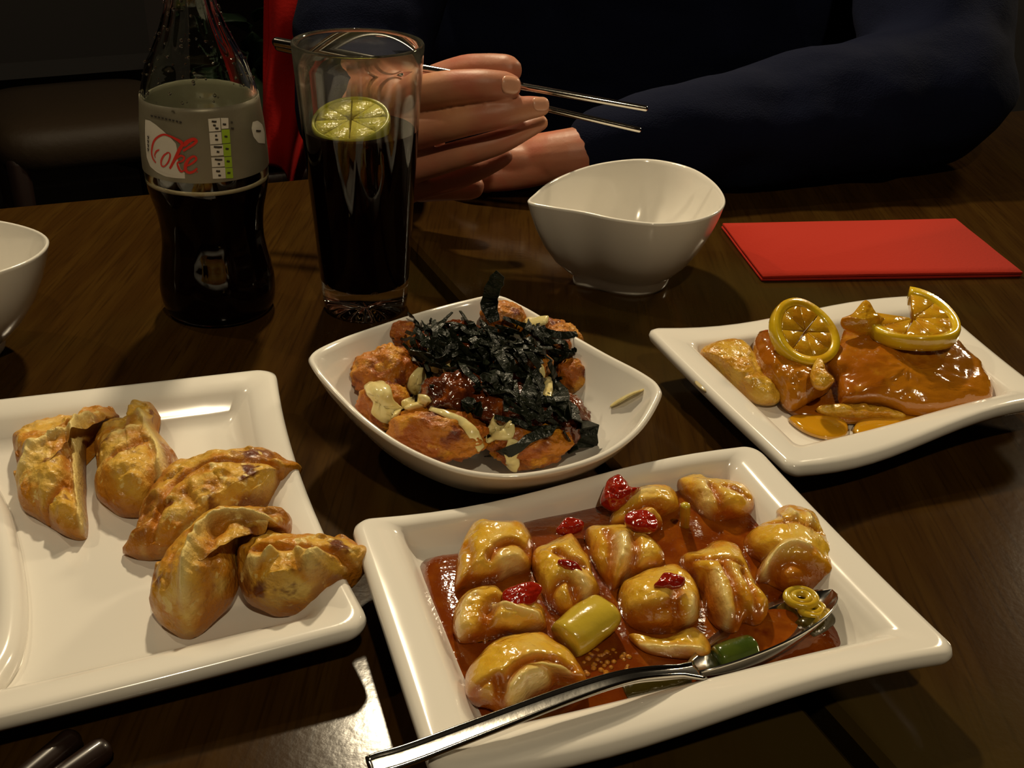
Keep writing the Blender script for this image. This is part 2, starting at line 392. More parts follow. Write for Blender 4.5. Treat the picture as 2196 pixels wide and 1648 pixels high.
def vessel(name, label, rim, inner, outer, center, z0=0., n_sub=6, group=None, cat='bowl'):
    """rim: closed loop of world points; inner/outer rows: (scale about the centre, height fraction)"""
    Q = catmull(rim, n_sub, True); c = np.array([center[0], center[1]])
    rows = outer + inner; R = []
    for s, hf in rows:
        R.append([(c[0] + (q[0] - c[0]) * s, c[1] + (q[1] - c[1]) * s, z0 + (q[2] - z0) * hf) for q in Q])
    o = mesh(name, *rings_mesh(R), M_white)
    return recenter(tag(o, label, cat, group))
DZ = [(665, 758, .046), (722, 728, .043), (800, 700, .041), (900, 668, .040), (1000, 642, .043), (1065, 632, .046), (1122, 655, .044), (1200, 700, .041), (1300, 757, .041), (1380, 799, .044),
      (1418, 830, .046), (1410, 866, .044), (1370, 925, .040), (1300, 975, .037), (1200, 1008, .035), (1090, 1022, .034), (980, 1008, .035), (870, 963, .037), (780, 903, .040), (710, 835, .043), (670, 787, .046)]
dish_rim = [at(x, y, z) for x, y, z in DZ]
DC = (-.0135, .4300)
chicken_dish = vessel('square_dish', 'white square dish with raised corners holding fried chicken under seaweed', dish_rim,
    [(.985, 1.0), (.965, .985), (.945, .93), (.86, .66), (.76, .45), (.62, .29), (.45, .21), (.25, .18)],
    [(.40, 0), (.44, 0), (.455, .03), (.50, .10), (.66, .24), (.82, .48), (.93, .75), (.985, .925), (1.0, .97)], DC, 0., 6, None, 'dish')
BR = [(1133, 432), (1145, 415), (1180, 388), (1240, 362), (1300, 347), (1370, 340), (1430, 345), (1490, 362), (1535, 392), (1556, 425), (1545, 450), (1500, 470), (1440, 478), (1390, 478), (1320, 469), (1250, 454), (1180, 443)]
brim = [at(x, y, .058) for x, y in BR]
BCEN = (.0655, .634)
b_in = [(.985, 1.0), (.97, .985), (.955, .955), (.90, .80), (.82, .60), (.70, .40), (.55, .25), (.36, .165), (.18, .14)]
b_out = [(.44, 0), (.49, 0), (.505, .03), (.515, .085), (.50, .105), (.56, .15), (.70, .30), (.82, .49), (.91, .69), (.97, .87), (.995, .965), (1.0, .985)]
vessel('rice_bowl', 'empty white bowl with a pointed lip in front of the person', brim, b_in, b_out, BCEN, 0., 6, 'white pointed bowls')
a_ = math.radians(-55); ca, sa = math.cos(a_), math.sin(a_)
lrim = []
for q in brim:
    x, y = q.x - BCEN[0], q.y - BCEN[1]
    lrim.append(Vector((-.2930 + ca * x - sa * y, .4980 + sa * x + ca * y, .058)))
vessel('rice_bowl', 'white bowl cut off by the left edge of the photo', lrim, b_in, b_out, (-.2930, .4980), 0., 6, 'white pointed bowls')

# ------------------------------------------------------------------ cola bottle
bx, by = -.1668, .5650
BP = [(.022, .0), (.0265, .0008), (.0295, .0035), (.0311, .010), (.0313, .0185), (.0300, .028), (.0278, .040), (.0273, .049), (.0282, .059), (.0302, .068), (.0314, .074), (.0319, .079),
      (.0319, .089), (.0311, .105), (.0303, .1124), (.0290, .1232), (.0273, .1295), (.0250, .137), (.0224, .142), (.0200, .147), (.0175, .1524), (.0154, .1575), (.0124, .1674), (.0116, .182),
      (.0112, .200), (.0112, .212), (.0128, .214), (.0128, .222), (.0122, .2245)]
bp = catmull(BP, 4)
def brad(z, arr=bp): return float(np.interp(z, arr[:, 1], arr[:, 0]))
bottle = empty('cola_bottle', 'half full glass cola bottle with a silver label', 'bottle'); bottle.location = (bx, by, 0)
inner = [(max(r - .0026, .0075), max(z, .006)) for r, z in bp if z > .004]
inner = [(.004, .0062), (.016, .0058)] + inner
def fluted(profile, n=96):
    R = []
    for r, z in profile:
        ring = []
        fl = 0
        if .138 < z < .205: fl = min(1, (z - .138) / .012)
        if .012 < z < .060: fl = .7 * math.sin(math.pi * (z - .012) / .048)
        for k in range(n):
            a = 2 * math.pi * k / n; rr = r * (1 + .016 * fl * math.cos(12 * a)); ring.append((rr * math.cos(a), rr * math.sin(a), z))
        R.append(ring)
    return R
Rr = fluted(list(map(tuple, bp))) + fluted(inner[::-1])
mesh('glass_body', *rings_mesh(Rr), M_bottleglass, bottle)
LEV = .0770
liq = [(.003, .0058)] + [(r + .0004, z) for r, z in inner if z < LEV] + [(brad(LEV) - .0022, LEV)]
cola = mesh('cola', *lathe(liq, 96), M_cola, bottle)
mesh('foam_ring', *rings_mesh([[( (brad(LEV) - .0025 + .0013 * math.cos(q)) * math.cos(a), (brad(LEV) - .0025 + .0013 * math.cos(q)) * math.sin(a), LEV + .0006 + .0011 * math.sin(q)) for q in [2 * math.pi * j / 8 for j in range(8)]] for a in [2 * math.pi * k / 64 for k in range(65)]], False, False), M_foam, bottle)
LZ0, LZ1 = .0842, .1215
LR = [(brad(z) + .00035, z) for z in np.linspace(LZ0, LZ1, 14)]
lab = mesh('label', *lathe(LR + [(r + .00015, z) for r, z in LR[::-1]], 96, caps=(False, False)), M_label, bottle)
def cyl(px, py, off=.0007):
    """pixel on the label -> (angle, z)"""
    d = ray(px, py); o = EYE - Vector((bx, by, 0)); r = .0312
    for _ in range(6):
        A = d.x ** 2 + d.y ** 2; B_ = 2 * (o.x * d.x + o.y * d.y); C_ = o.x ** 2 + o.y ** 2 - r * r
        t = (-B_ - math.sqrt(max(0, B_ * B_ - 4 * A * C_))) / (2 * A); p = o + d * t; r = brad(min(max(p.z, LZ0), LZ1)) + off
    return math.atan2(p.y, p.x), p.z
def onlab(a, z, off): r = brad(z) + off; return (r * math.cos(a), r * math.sin(a), z)
def zpt(x, y): return cyl(300 + x / 6.8667, 180 + y / 6.8667)           # coordinates of the close-up of the label
def patch(name, poly, m_, off):
    P = [zpt(*q) for q in poly]
    tri = geometry.tessellate_polygon([[Vector((a * .031, z, 0)) for a, z in P]])
    bm = bmesh.new(); vs = [bm.verts.new((a, z, 0)) for a, z in P]
    for t in tri:
        try: bm.faces.new([vs[i] for i in t])
        except ValueError: pass
    bmesh.ops.subdivide_edges(bm, edges=bm.edges, cuts=5, use_grid_fill=True)
    for v in bm.verts: v.co = onlab(v.co.x, min(max(v.co.y, LZ0), LZ1), off)
    V = [v.co.copy() for v in bm.verts]; bm.verts.index_update(); F = [tuple(v.index for v in f.verts) for f in bm.faces]; bm.free()
    return V, F
def stroke(pts, wd, off, n=5):
    P = catmull([zpt(*p) for p in pts], n); W_ = np.interp(np.linspace(0, 1, len(P)), np.linspace(0, 1, len(wd)), wd) / 6.8667 / 4200
    V, F = [], []
    for i in range(len(P)):
        t = P[min(i + 1, len(P) - 1)] - P[max(i - 1, 0)]; t = np.array([t[0] * .031, t[1]]); t /= (np.linalg.norm(t) + 1e-9)
        nrm = np.array([-t[1], t[0]]) * W_[i] / 2
        V.append(onlab(P[i][0] + nrm[0] / .031, P[i][1] + nrm[1], off)); V.append(onlab(P[i][0] - nrm[0] / .031, P[i][1] - nrm[1], off))
        if i: k = 2 * i; F.append((k - 2, k - 1, k + 1, k))
    return V, F
mesh('white_swoosh', *patch('s', [(78, 525), (150, 540), (240, 605), (340, 690), (450, 790), (530, 880), (545, 960), (560, 1130), (600, 1250), (660, 1310), (665, 1395), (520, 1388), (380, 1365), (250, 1300), (150, 1215), (100, 1080), (80, 850)], M_lwhite, .0007), M_lwhite, lab)
txt = join(
    stroke([(240, 1160), (195, 1090), (180, 990), (205, 860), (265, 785), (355, 745), (450, 770), (530, 810), (600, 850), (650, 895), (705, 850), (790, 812), (832, 838), (800, 880), (720, 935), (640, 985)], [22, 30, 34, 30, 26, 34, 52, 60, 48, 40, 34, 30], .0010),
    stroke([(292, 968), (250, 990), (226, 1045), (240, 1085)], [18, 24, 20, 12], .0011),
    stroke([(420, 1010), (360, 1050), (320, 1130), (325, 1200), (365, 1212), (420, 1150), (450, 1060), (435, 1015), (395, 1010)], [16, 26, 30, 26, 18, 24, 26, 18, 14], .0010),
    stroke([(640, 880), (590, 960), (540, 1060), (490, 1160), (445, 1245)], [40, 50, 44, 36, 30], .0010),
    stroke([(530, 1110), (600, 1055), (655, 1080), (630, 1130), (560, 1160), (575, 1230), (610, 1285), (660, 1270)], [20, 30, 30, 26, 24, 32, 30, 20], .0011),
    stroke([(670, 1215), (760, 1175), (830, 1110), (800, 1065), (730, 1100), (680, 1180), (675, 1260), (720, 1305), (790, 1290), (845, 1240)], [20, 28, 30, 30, 36, 48, 46, 40, 36, 24], .0010),
    stroke([(838, 1288), (850, 1300)], [20, 20], .0010))
mesh('red_script_lettering', *txt, M_lred, lab)
NW = [[(1003, 515), (1178, 500), (1190, 690), (1020, 705)], [(1020, 720), (1195, 708), (1208, 880), (1035, 892)], [(1035, 905), (1222, 895), (1232, 1050), (1048, 1062)],
      [(1050, 1085), (1240, 1075), (1248, 1215), (1062, 1225)], [(1062, 1240), (1255, 1232), (1262, 1390), (1075, 1398)], [(1190, 500), (1300, 500), (1305, 655), (1200, 662)]]
NG = [[(1202, 672), (1318, 668), (1332, 868), (1212, 878)], [(1222, 888), (1334, 880), (1344, 1060), (1236, 1068)], [(1242, 1078), (1348, 1070), (1360, 1225), (1252, 1232)], [(1256, 1242), (1362, 1236), (1375, 1388), (1268, 1392)]]
mesh('nutrition_panel', *join(*[patch('n', q, None, .0008) for q in NW]), M_lwhite, lab)
mesh('nutrition_panel_green', *join(*[patch('n', q, None, .0008) for q in NG]), M_lgreen, lab)
mesh('pale_emblem', *patch('e', [(1660, 560), (1730, 540), (1800, 600), (1835, 720), (1840, 880), (1740, 870), (1670, 780), (1640, 650)], None, .0008), M_lwhite, lab)
dk = []
for x, y, l in ((1095, 605, 40), (1130, 650, 50), (1120, 755, 30), (1128, 815, 44), (1145, 925, 120), (1148, 995, 40), (1155, 1110, 110), (1162, 1172, 36), (1150, 1280, 60), (1172, 1342, 40), (1240, 590, 50), (1262, 770, 44), (1280, 950, 48), (1296, 1135, 46), (1306, 1305, 46), (1735, 690, 70), (1090, 550, 70), (1345, 560, 30), (1355, 650, 44)):
    dk.append(stroke([(x - l / 2, y - 3), (x, y + 3), (x + l / 2, y + 2)], [22, 26, 22], .0012, 3))
for x0 in range(170, 590, 52):
    y0 = 460 + (x0 - 170) * .22
    dk.append(stroke([(x0, y0), (x0 + 20, y0 + 10), (x0 + 36, y0 + 8)], [20, 26, 18], .0012, 3))
for y0 in (770, 830, 890, 950):
    dk.append(stroke([(122, y0), (140, y0 + 14), (130, y0 + 40)], [22, 24, 18], .0012, 3))
mesh('small_dark_print', *join(*dk), M_lblack, lab)
random.seed(5); dr = []
for k in range(150):
    z = random.uniform(.118, .172); a = random.uniform(0, 2 * math.pi); s = random.uniform(.0004, .0011)
    rr = brad(z) + s * .15
    V = [Vector(v) * s for v in ico(1)[0]]; c = Vector((rr * math.cos(a), rr * math.sin(a), z)); dr.append(([v + c for v in V], ico(1)[1]))
d_ = mesh('water_droplets', *join(*dr), M_drop, bottle); d_['kind'] = 'stuff'

# ------------------------------------------------------------------ tall tumbler
gx, gy = -.0858, .5742
glass = empty('tumbler', 'tall clear glass of cola with a lime slice beside the bottle', 'glass'); glass.location = (gx, gy, 0)
GH = .1488
def grad(z): return .0236 + (.0339 - .0236) * (z / GH) ** 1.05
go = [(.002, .0040), (.010, .0036), (.017, .0016), (.020, 0), (.0222, .0006), (.0234, .0025)] + [(grad(z), z) for z in np.linspace(.008, GH - .001, 16)] + [(grad(GH) - .0006, GH)]
gi = [(grad(GH) - .0014, GH - .0001)] + [(grad(z) - .0019, z) for z in np.linspace(GH - .002, .026, 16)] + [(grad(.02) - .0030, .0205), (grad(.02) - .0070, .0172), (.010, .0148), (.004, .0142)]
gv, gf = lathe(go + gi, 96)
for i_, v in enumerate(gv):          # star-cut thick base: shallow facets under and around the foot
    a_ = math.atan2(v.y, v.x); r_ = math.hypot(v.x, v.y)
    if v.z < .0045 and r_ < .021: v.z = max(0, v.z + .0016 * math.cos(14 * a_) * r_ / .02)
    if i_ >= len(go) * 96 and v.z < .0195: v.z += .0007 * math.cos(9 * a_ + 1)
mesh('glass_body', gv, gf, M_glass, glass)
GL = .1045
liq = [(.004, .0140), (.010, .0146), (grad(.02) - .0068, .0170), (grad(.02) - .0029, .0203)] + [(grad(z) - .0017, z) for z in np.linspace(.026, GL, 12)]
mesh('cola', *lathe(liq, 96), M_cola, glass)

def citrus(name, label, center, normal, upv, R_, th, rind, flesh, pith=None, a0=0., a1=2 * math.pi, nseg=9, bend=0., cat='fruit slice', group=None, rim=.17):
    """citrus slice (or part of one): rind ring with separate flesh segments"""
    n_ = Vector(normal).normalized(); u = (Vector(upv) - n_ * Vector(upv).dot(n_)).normalized(); v = n_.cross(u); c = Vector(center)
    def P(r, a, h): 
        x, y = r * math.cos(a), r * math.sin(a)
        return c + u * x + v * y + n_ * (h + bend * (x * x - .3 * y * y) / R_)
    full = abs(a1 - a0) > 6.28; N = 44; A = np.linspace(a0, a1, N + (0 if full else 1), endpoint=not full)
    prof = [(R_ * (1 - rim), -th * .42), (R_ * .97, -th * .5), (R_, -th * .25), (R_, th * .25), (R_ * .97, th * .5), (R_ * (1 - rim), th * .42)]
    rings = [[P(r, a, h) for r, h in prof] for a in A]
    V, F = rings_mesh(rings + ([rings[0]] if full else []), not full, not full)
    root = mesh(name, V, F, rind); tag(root, label, cat, group)
    da = (a1 - a0) / nseg
    for k in range(nseg):
        s0, s1 = a0 + da * (k + .006), a0 + da * (k + .994)
        R2 = []
        am = (s0 + s1) / 2
        out = [(R_ * .06, am)] + [(R_ * (1 - rim) * .99, s0 + (s1 - s0) * j / 6) for j in range(7)]
        out = [(r, a) for r, a in out]
        for sc_, h in ((.95, -th * .40), (1, -th * .34), (1, th * .34), (.93, th * .42)):
            cr = R_ * .5; cx = Vector((cr * math.cos(am), cr * math.sin(am)))
            ring = []
            for r, a in out:
                q = Vector((r * math.cos(a), r * math.sin(a))); q = cx + (q - cx) * sc_
                rr = q.length; aa = math.atan2(q.y, q.x); ring.append(P(rr, aa, h))
            R2.append(ring)
        mesh('segment', *rings_mesh(R2), flesh, root)
    return root
lc = aty(754, 266, gy - .005)
lime = citrus('lime_slice', 'slice of lime half floating in the glass of cola', lc, (-.06, -.30, .95), (-1, -.1, 0), .0205, .0085, M_limerind, M_limeflesh, nseg=8, rim=.09)

# ------------------------------------------------------------------ cutlery, chopsticks, napkin
def chopstick(label, p, q, r0, r1, m_, group):
    o = mesh('chopstick', *tube([p, p + (q - p) * .5, q], [r0, (r0 + r1) / 2, r1], 12), m_)
    return tag(o, label, 'chopstick', group)
cA, cA2 = aty(592, 90, .700), aty(1385, 233, .655)
cB, cB2 = aty(597, 99, .7125), aty(1371, 279, .668)
chopstick('upper steel chopstick held between index finger and thumb', cA, cA2, .0030, .0018, M_steel, 'steel chopsticks in the hand')
chopstick('lower steel chopstick resting on the middle finger', cB, cB2, .0030, .0017, M_steel, 'steel chopsticks in the hand')
M_brownstick = mat('dark_lacquer', (.016, .007, .004), .35, coat=.3)
for (x0, y0), (x1, y1), lb in (((-30, 1740), (150, 1592), 'dark wooden chopstick nearer the dumpling plate at the table edge'), ((60, 1720), (215, 1612), 'dark wooden chopstick lying outside its twin below the dumpling plate')):
    p, q = at(x1, y1, .0052), at(x0, y0, .0052); p2 = q + (q - p) * 3.0
    chopstick(lb, p2, p, .0022, .0042, M_brownstick, 'dark chopsticks at the near table edge')

# folded napkin: two layers with a crisp fold
nq = [at(1548, 479, .004), at(2048, 469, .004), at(2192, 583, .004), at(1634, 592, .004)]
npk = empty('paper_napkin', 'folded red paper napkin on the table right of the white bowl', 'napkin')
for k, (z0, z1) in enumerate(((.0003, .0019), (.0021, .0040))):
    cc = sum(nq, Vector()) / 4; R = []
    for z, s in ((z0, .997), (z0 + .0004, 1), (z1 - .0004, 1), (z1, .997)):
        ring = []
        for i in range(4):
            for j in range(10):
                p = nq[i].lerp(nq[(i + 1) % 4], j / 10); q = cc + (p - cc) * s
                ring.append((q.x + .0006 * k, q.y, z + .0003 * fbm((q.x, q.y, k), 30)))
        R.append(ring)
    mesh('folded_layer', *rings_mesh(R), M_napkin, npk)

# ------------------------------------------------------------------ generic food shapes
def pillow(outline, z0, h, rings=9, power=2.2, amp=0., scale=120, seed=0., under=0., sub=4, tilt=None):
    """dome over a closed world outline; z0 base height"""
    Q = catmull([(p[0], p[1]) for p in outline], sub, True); c = Q.mean(0)
    R = []
    for s in (.55, .85, .96):
        R.append([(c[0] + (q[0] - c[0]) * s, c[1] + (q[1] - c[1]) * s, z0 - under) for q in Q])
    for k in range(rings + 1):
        f = 1 - k / rings
        s = max(f, .02) ** .75 if k else 1.0
        z = h * (1 - s ** power) ** (1 / power) if k else 0.0
        R.append([(c[0] + (q[0] - c[0]) * s, c[1] + (q[1] - c[1]) * s, z0 + z) for q in Q])
    V, F = rings_mesh(R)
    V = [Vector(v) for v in V]
    if amp:
        cc = Vector((c[0], c[1], z0 + h * .2))
        V = [v + (v - cc).normalized() * (amp * fbm(v, scale, 4, seed)) for v in V]
        V = [Vector((v.x, v.y, max(v.z, z0 - under))) for v in V]
    if tilt:
        for v in V: v.z += (v.x - c[0]) * tilt[0] + (v.y - c[1]) * tilt[1]
    return V, F
def lump(center, radii, rot=0., amp=.18, scale=60, seed=0., tilt=0., yaw=0.):
    M_ = Matrix.Rotation(yaw, 3, 'Z') @ Matrix.Rotation(tilt, 3, 'Y') @ Matrix.Rotation(rot, 3, 'X'); c = Vector(center); V = []
    rm = sum(radii) / 3
    for v in ICO4[0]:
        d = 1 + amp * fbm(v * rm, scale, 2, seed) + amp * .5 * fbm(v * rm, scale * 3.1, 3, seed + 9) + amp * .22 * fbm(v * rm, scale * 9, 2, seed + 4)
        V.append(c + M_ @ Vector((v.x * radii[0] * d, v.y * radii[1] * d, v.z * radii[2] * d)))
    return V, ICO4[1]

def morsel(outline, zlo, zhi, center, h, creases=(), amp=.0008, scale=120, seed=0., power=2.0, edge=.0006, nrm=(0, -.30, .95), zmin=None, down=.5, rings=22, blister=0., wob=.0, dens=110):
    """plump piece of food: outline in photo pixels, laid on a plane that rises from zlo (nearest edge) to zhi (farthest edge),
    swelling to height h over the centre; creases: (pixel polyline, width px, depth m) - negative depth gives a ridge"""
    ys = [p[1] for p in outline]; y0, y1 = min(ys), max(ys)
    zz = lambda py: zlo + (zhi - zlo) * min(max((y1 - py) / (y1 - y0), 0), 1)
    Q = [at(px, py, zz(py)) for px, py in outline]
    Q = catmull([tuple(q) for q in Q], max(3, dens // len(Q)), True); N_ = Vector(nrm).normalized()
    c = at(center[0], center[1], zz(center[1]) + h * .55) - N_ * (h * .55)
    k = pxm(c); lines = []
    for poly, wpx, dp in creases:
        L_ = catmull([tuple(at(px, py, zz(py) + h * .55)) for px, py in poly], 26); lines.append((L_[:, :2], wpx / k, dp))
    R = []; n = len(Q); WP, WL = [], []
    prof = [(s, -1) for s in np.linspace(.25, .97, 7)] + [(1.0, 0)] + [(s, 1) for s in np.linspace(.985, .03, rings)]
    for s, side in prof:
        ring = []
        for i, q in enumerate(Q):
            p = c + (Vector(q) - c) * s
            hh = h * max(0, 1 - s ** power) ** (1 / power)
            off = edge * side + (hh if side > 0 else -hh * down * .5 if side < 0 else 0)
            p = p + N_ * off
            if side > 0:
                d = amp * fbm(p, scale, 3, seed) * min(1, (1 - s) * 8 + .3) + amp * .5 * fbm(p, scale * 2.9, 2, seed + 2)
                if blister: d += max(0, noise.noise(Vector(p) * 150 + Vector((seed, 3, 0))) - .22) * blister
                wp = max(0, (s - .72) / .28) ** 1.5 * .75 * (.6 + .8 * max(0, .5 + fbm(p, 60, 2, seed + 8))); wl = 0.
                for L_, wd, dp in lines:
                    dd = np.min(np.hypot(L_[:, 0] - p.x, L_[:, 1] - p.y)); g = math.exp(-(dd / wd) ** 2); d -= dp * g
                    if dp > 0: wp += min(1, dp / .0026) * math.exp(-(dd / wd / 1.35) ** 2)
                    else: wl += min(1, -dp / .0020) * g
                p = p + N_ * d
            if wob: p = p + N_ * (wob * s ** 6 * math.sin(i / n * 2 * math.pi * 11 + seed + 2 * fbm(p, 40, 2, seed)))
            WP.append(wp if side > 0 else .8); WL.append(wl if side > 0 else 0)
            if zmin is not None and p.z < zmin: p.z = zmin
            ring.append(p)
        R.append(ring)
    global LASTW
    LASTW = (np.clip(WP, 0, 1), np.clip(WL, 0, 1))
    return rings_mesh(R)
def morsel_obj(name, m_, label, cat, group, *a, **k):
    o = mesh(name, *morsel(*a, **k), m_)
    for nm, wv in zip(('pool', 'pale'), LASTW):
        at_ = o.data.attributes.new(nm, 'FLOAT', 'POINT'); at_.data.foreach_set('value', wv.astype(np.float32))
    return tag(recenter(o), label, cat, group)
# ------------------------------------------------------------------ prawns in sauce
so = [(897, 1213), (985, 1176), (1130, 1108), (1210, 1092), (1290, 1068), (1420, 1034), (1600, 1022), (1668, 1075), (1745, 1185), (1795, 1280), (1824, 1372), (1700, 1410), (1560, 1462), (1400, 1512), (1200, 1574), (1075, 1606), (1015, 1560), (960, 1420)]
so = [at(x, y, .0150) for x, y in so]
def sauce_tilt(x, y): return .034 * ((x - .045) * -.35 + (y - .30) * .94)
sauce = mesh('chili_sauce', *pillow(so, .0116, .0040, 14, 3.0, .0009, 90, 3., .0003, 6, (-.012, .032)), M_sauce)
tag(sauce, 'pool of glossy orange brown chili sauce filling the prawn plate', 'sauce', kind='stuff')
SZ = .0160
def recenter_tree(o):
    recenter(o)
    for ch in o.children: ch.matrix_parent_inverse = Matrix.Translation(-o.location)
PR = [
 ('prawn at the far left of the sauce, broad back turned up', [(975, 1268), (977, 1226), (984, 1189), (1000, 1153), (1020, 1128), (1062, 1129), (1111, 1128), (1131, 1142), (1142, 1164), (1141, 1190), (1139, 1222), (1124, 1233), (1095, 1240), (1069, 1253), (1033, 1257), (996, 1264)], (1060, 1185), .0130,
   [([(1050, 1212), (1072, 1192), (1100, 1180), (1128, 1180)], 9, .0022), ([(1085, 1215), (1110, 1212)], 16, -.0012), ([(1000, 1170), (1010, 1210), (1002, 1250)], 8, .0012), ([(1040, 1135), (1090, 1140)], 10, -.0008)]),
 ('prawn right behind the yellow onion piece', [(1139, 1218), (1142, 1193), (1157, 1182), (1188, 1167), (1215, 1155), (1230, 1159), (1251, 1189), (1266, 1211), (1272, 1244), (1286, 1271), (1273, 1289), (1251, 1299), (1226, 1322), (1202, 1324), (1179, 1304), (1160, 1273), (1146, 1240)], (1205, 1230), .0125,
   [([(1192, 1200), (1215, 1216), (1250, 1224)], 9, .0024), ([(1180, 1272), (1215, 1262), (1232, 1282)], 9, .0024), ([(1240, 1250), (1262, 1270)], 12, -.0012)]),
 ('prawn in the middle of the sauce behind the chili topped one', [(1254, 1144), (1295, 1136), (1345, 1138), (1386, 1158), (1418, 1185), (1421, 1212), (1386, 1235), (1345, 1249), (1314, 1271), (1291, 1244), (1273, 1217), (1261, 1185)], (1335, 1185), .0125,
   [([(1300, 1150), (1312, 1195), (1306, 1238)], 10, .0020), ([(1358, 1160), (1362, 1205), (1345, 1240)], 9, .0022), ([(1334, 1170), (1332, 1215)], 14, -.0014)]),
 ('prawn at the back carrying a dark red chili piece', [(1305, 1132), (1316, 1092), (1335, 1067), (1372, 1052), (1414, 1048), (1439, 1056), (1452, 1071), (1456, 1092), (1433, 1107), (1414, 1117), (1418, 1138), (1376, 1145), (1337, 1138)], (1380, 1090), .0110,
   [([(1350, 1110), (1400, 1097), (1450, 1092)], 10, .0020), ([(1345, 1080), (1400, 1065)], 14, -.0010)]),
 ('prawn at the back right beside the green onion stalk', [(1446, 1038), (1481, 1025), (1509, 1033), (1548, 1040), (1586, 1048), (1609, 1065), (1618, 1090), (1605, 1109), (1567, 1119), (1529, 1122), (1500, 1107), (1483, 1084), (1458, 1061)], (1540, 1078), .0115,
   [([(1522, 1056), (1540, 1088), (1556, 1112)], 8, .0020), ([(1556, 1058), (1600, 1072)], 9, .0016), ([(1505, 1050), (1515, 1090)], 12, -.0010)]),
 ('large prawn at the right end with a frilly batter crest', [(1596, 1158), (1623, 1137), (1655, 1123), (1655, 1105), (1682, 1091), (1712, 1098), (1746, 1112), (1769, 1162), (1780, 1199), (1783, 1235), (1778, 1253), (1728, 1267), (1687, 1271), (1646, 1253), (1623, 1249), (1623, 1226), (1632, 1208), (1605, 1189)], (1695, 1180), .0145,
   [([(1634, 1232), (1650, 1204), (1690, 1192), (1725, 1198)], 9, -.0016), ([(1650, 1240), (1668, 1222), (1720, 1225), (1765, 1232)], 14, .0026), ([(1660, 1130), (1710, 1142), (1755, 1150)], 9, .0016), ([(1690, 1105), (1700, 1125)], 7, -.0016), ([(1730, 1115), (1735, 1135)], 7, -.0014)]),
 ('prawn split into pale ridges next to the spoon bowl', [(1457, 1202), (1482, 1194), (1509, 1184), (1518, 1174), (1546, 1167), (1575, 1180), (1593, 1209), (1605, 1236), (1620, 1273), (1645, 1303), (1640, 1330), (1620, 1342), (1594, 1337), (1581, 1355), (1558, 1357), (1534, 1345), (1514, 1318), (1504, 1283), (1487, 1246), (1467, 1227)], (1555, 1260), .0140,
   [([(1506, 1240), (1528, 1288), (1552, 1340)], 8, .0024), ([(1548, 1230), (1575, 1285), (1592, 1338)], 8, .0030), ([(1592, 1240), (1616, 1288), (1632, 1328)], 8, .0018), ([(1470, 1205), (1530, 1215), (1590, 1225)], 8, .0018), ([(1530, 1250), (1560, 1320)], 9, -.0010)]),
 ('prawn under the glossy red flake, just right of the onion piece', [(1325, 1291), (1330, 1261), (1349, 1251), (1381, 1234), (1423, 1224), (1452, 1224), (1477, 1246), (1497, 1278), (1499, 1328), (1477, 1347), (1447, 1357), (1411, 1361), (1374, 1355), (1342, 1337)], (1415, 1295), .0140,
   [([(1462, 1345), (1446, 1310), (1452, 1282), (1430, 1268)], 10, .0026), ([(1350, 1310), (1400, 1325), (1440, 1318)], 10, .0018), ([(1485, 1290), (1485, 1330)], 9, -.0014), ([(1345, 1330), (1400, 1345)], 10, -.0008)]),
 ('prawn curled open behind the nearest prawn', [(971, 1344), (976, 1308), (996, 1282), (1029, 1269), (1062, 1266), (1084, 1284), (1112, 1302), (1142, 1309), (1164, 1309), (1171, 1331), (1169, 1350), (1142, 1359), (1106, 1368), (1069, 1371), (1015, 1379), (987, 1379), (975, 1364)], (1055, 1325), .0125,
   [([(1095, 1296), (1066, 1304), (1045, 1330), (1040, 1362)], 15, .0042), ([(1062, 1312), (1105, 1324), (1150, 1322)], 9, -.0016), ([(985, 1350), (992, 1310), (1020, 1285)], 12, -.0010)]),
 ('nearest and largest prawn, beside the spoon handle', [(997, 1475), (1001, 1445), (1027, 1415), (1046, 1395), (1079, 1376), (1120, 1369), (1167, 1370), (1195, 1389), (1223, 1407), (1240, 1430), (1257, 1462), (1240, 1470), (1195, 1466), (1176, 1482), (1139, 1499), (1117, 1519), (1083, 1534), (1046, 1519), (1018, 1514), (1001, 1499)], (1115, 1440), .0150,
   [([(1080, 1486), (1120, 1452), (1175, 1434), (1225, 1442)], 10, .0024), ([(1068, 1480), (1078, 1526)], 8, .0026), ([(1008, 1478), (1062, 1474)], 8, .0016), ([(1100, 1490), (1150, 1465), (1215, 1455)], 12, -.0014)]),
 ('prawn mostly sunk in the sauce beside the dark green onion', [(1348, 1364), (1420, 1374), (1490, 1350), (1525, 1392), (1504, 1412), (1430, 1410), (1378, 1396)], (1440, 1385), .0040, [([(1370, 1385), (1430, 1398), (1500, 1396)], 7, -.0012)]),
]
for k, (lb, ol, cen, hh, crs) in enumerate(PR):
    morsel_obj('prawn', M_prawn, lb, 'prawn', 'prawns in chili sauce', ol, .0150, .0165 if k < 10 else .0150, cen, hh, [(p_, w_ * 1.05, d_ * 1.35) for p_, w_, d_ in crs], .0010, 110, k + 1., 2.2, .0004, (0, -.42, .91), .0112, .6)

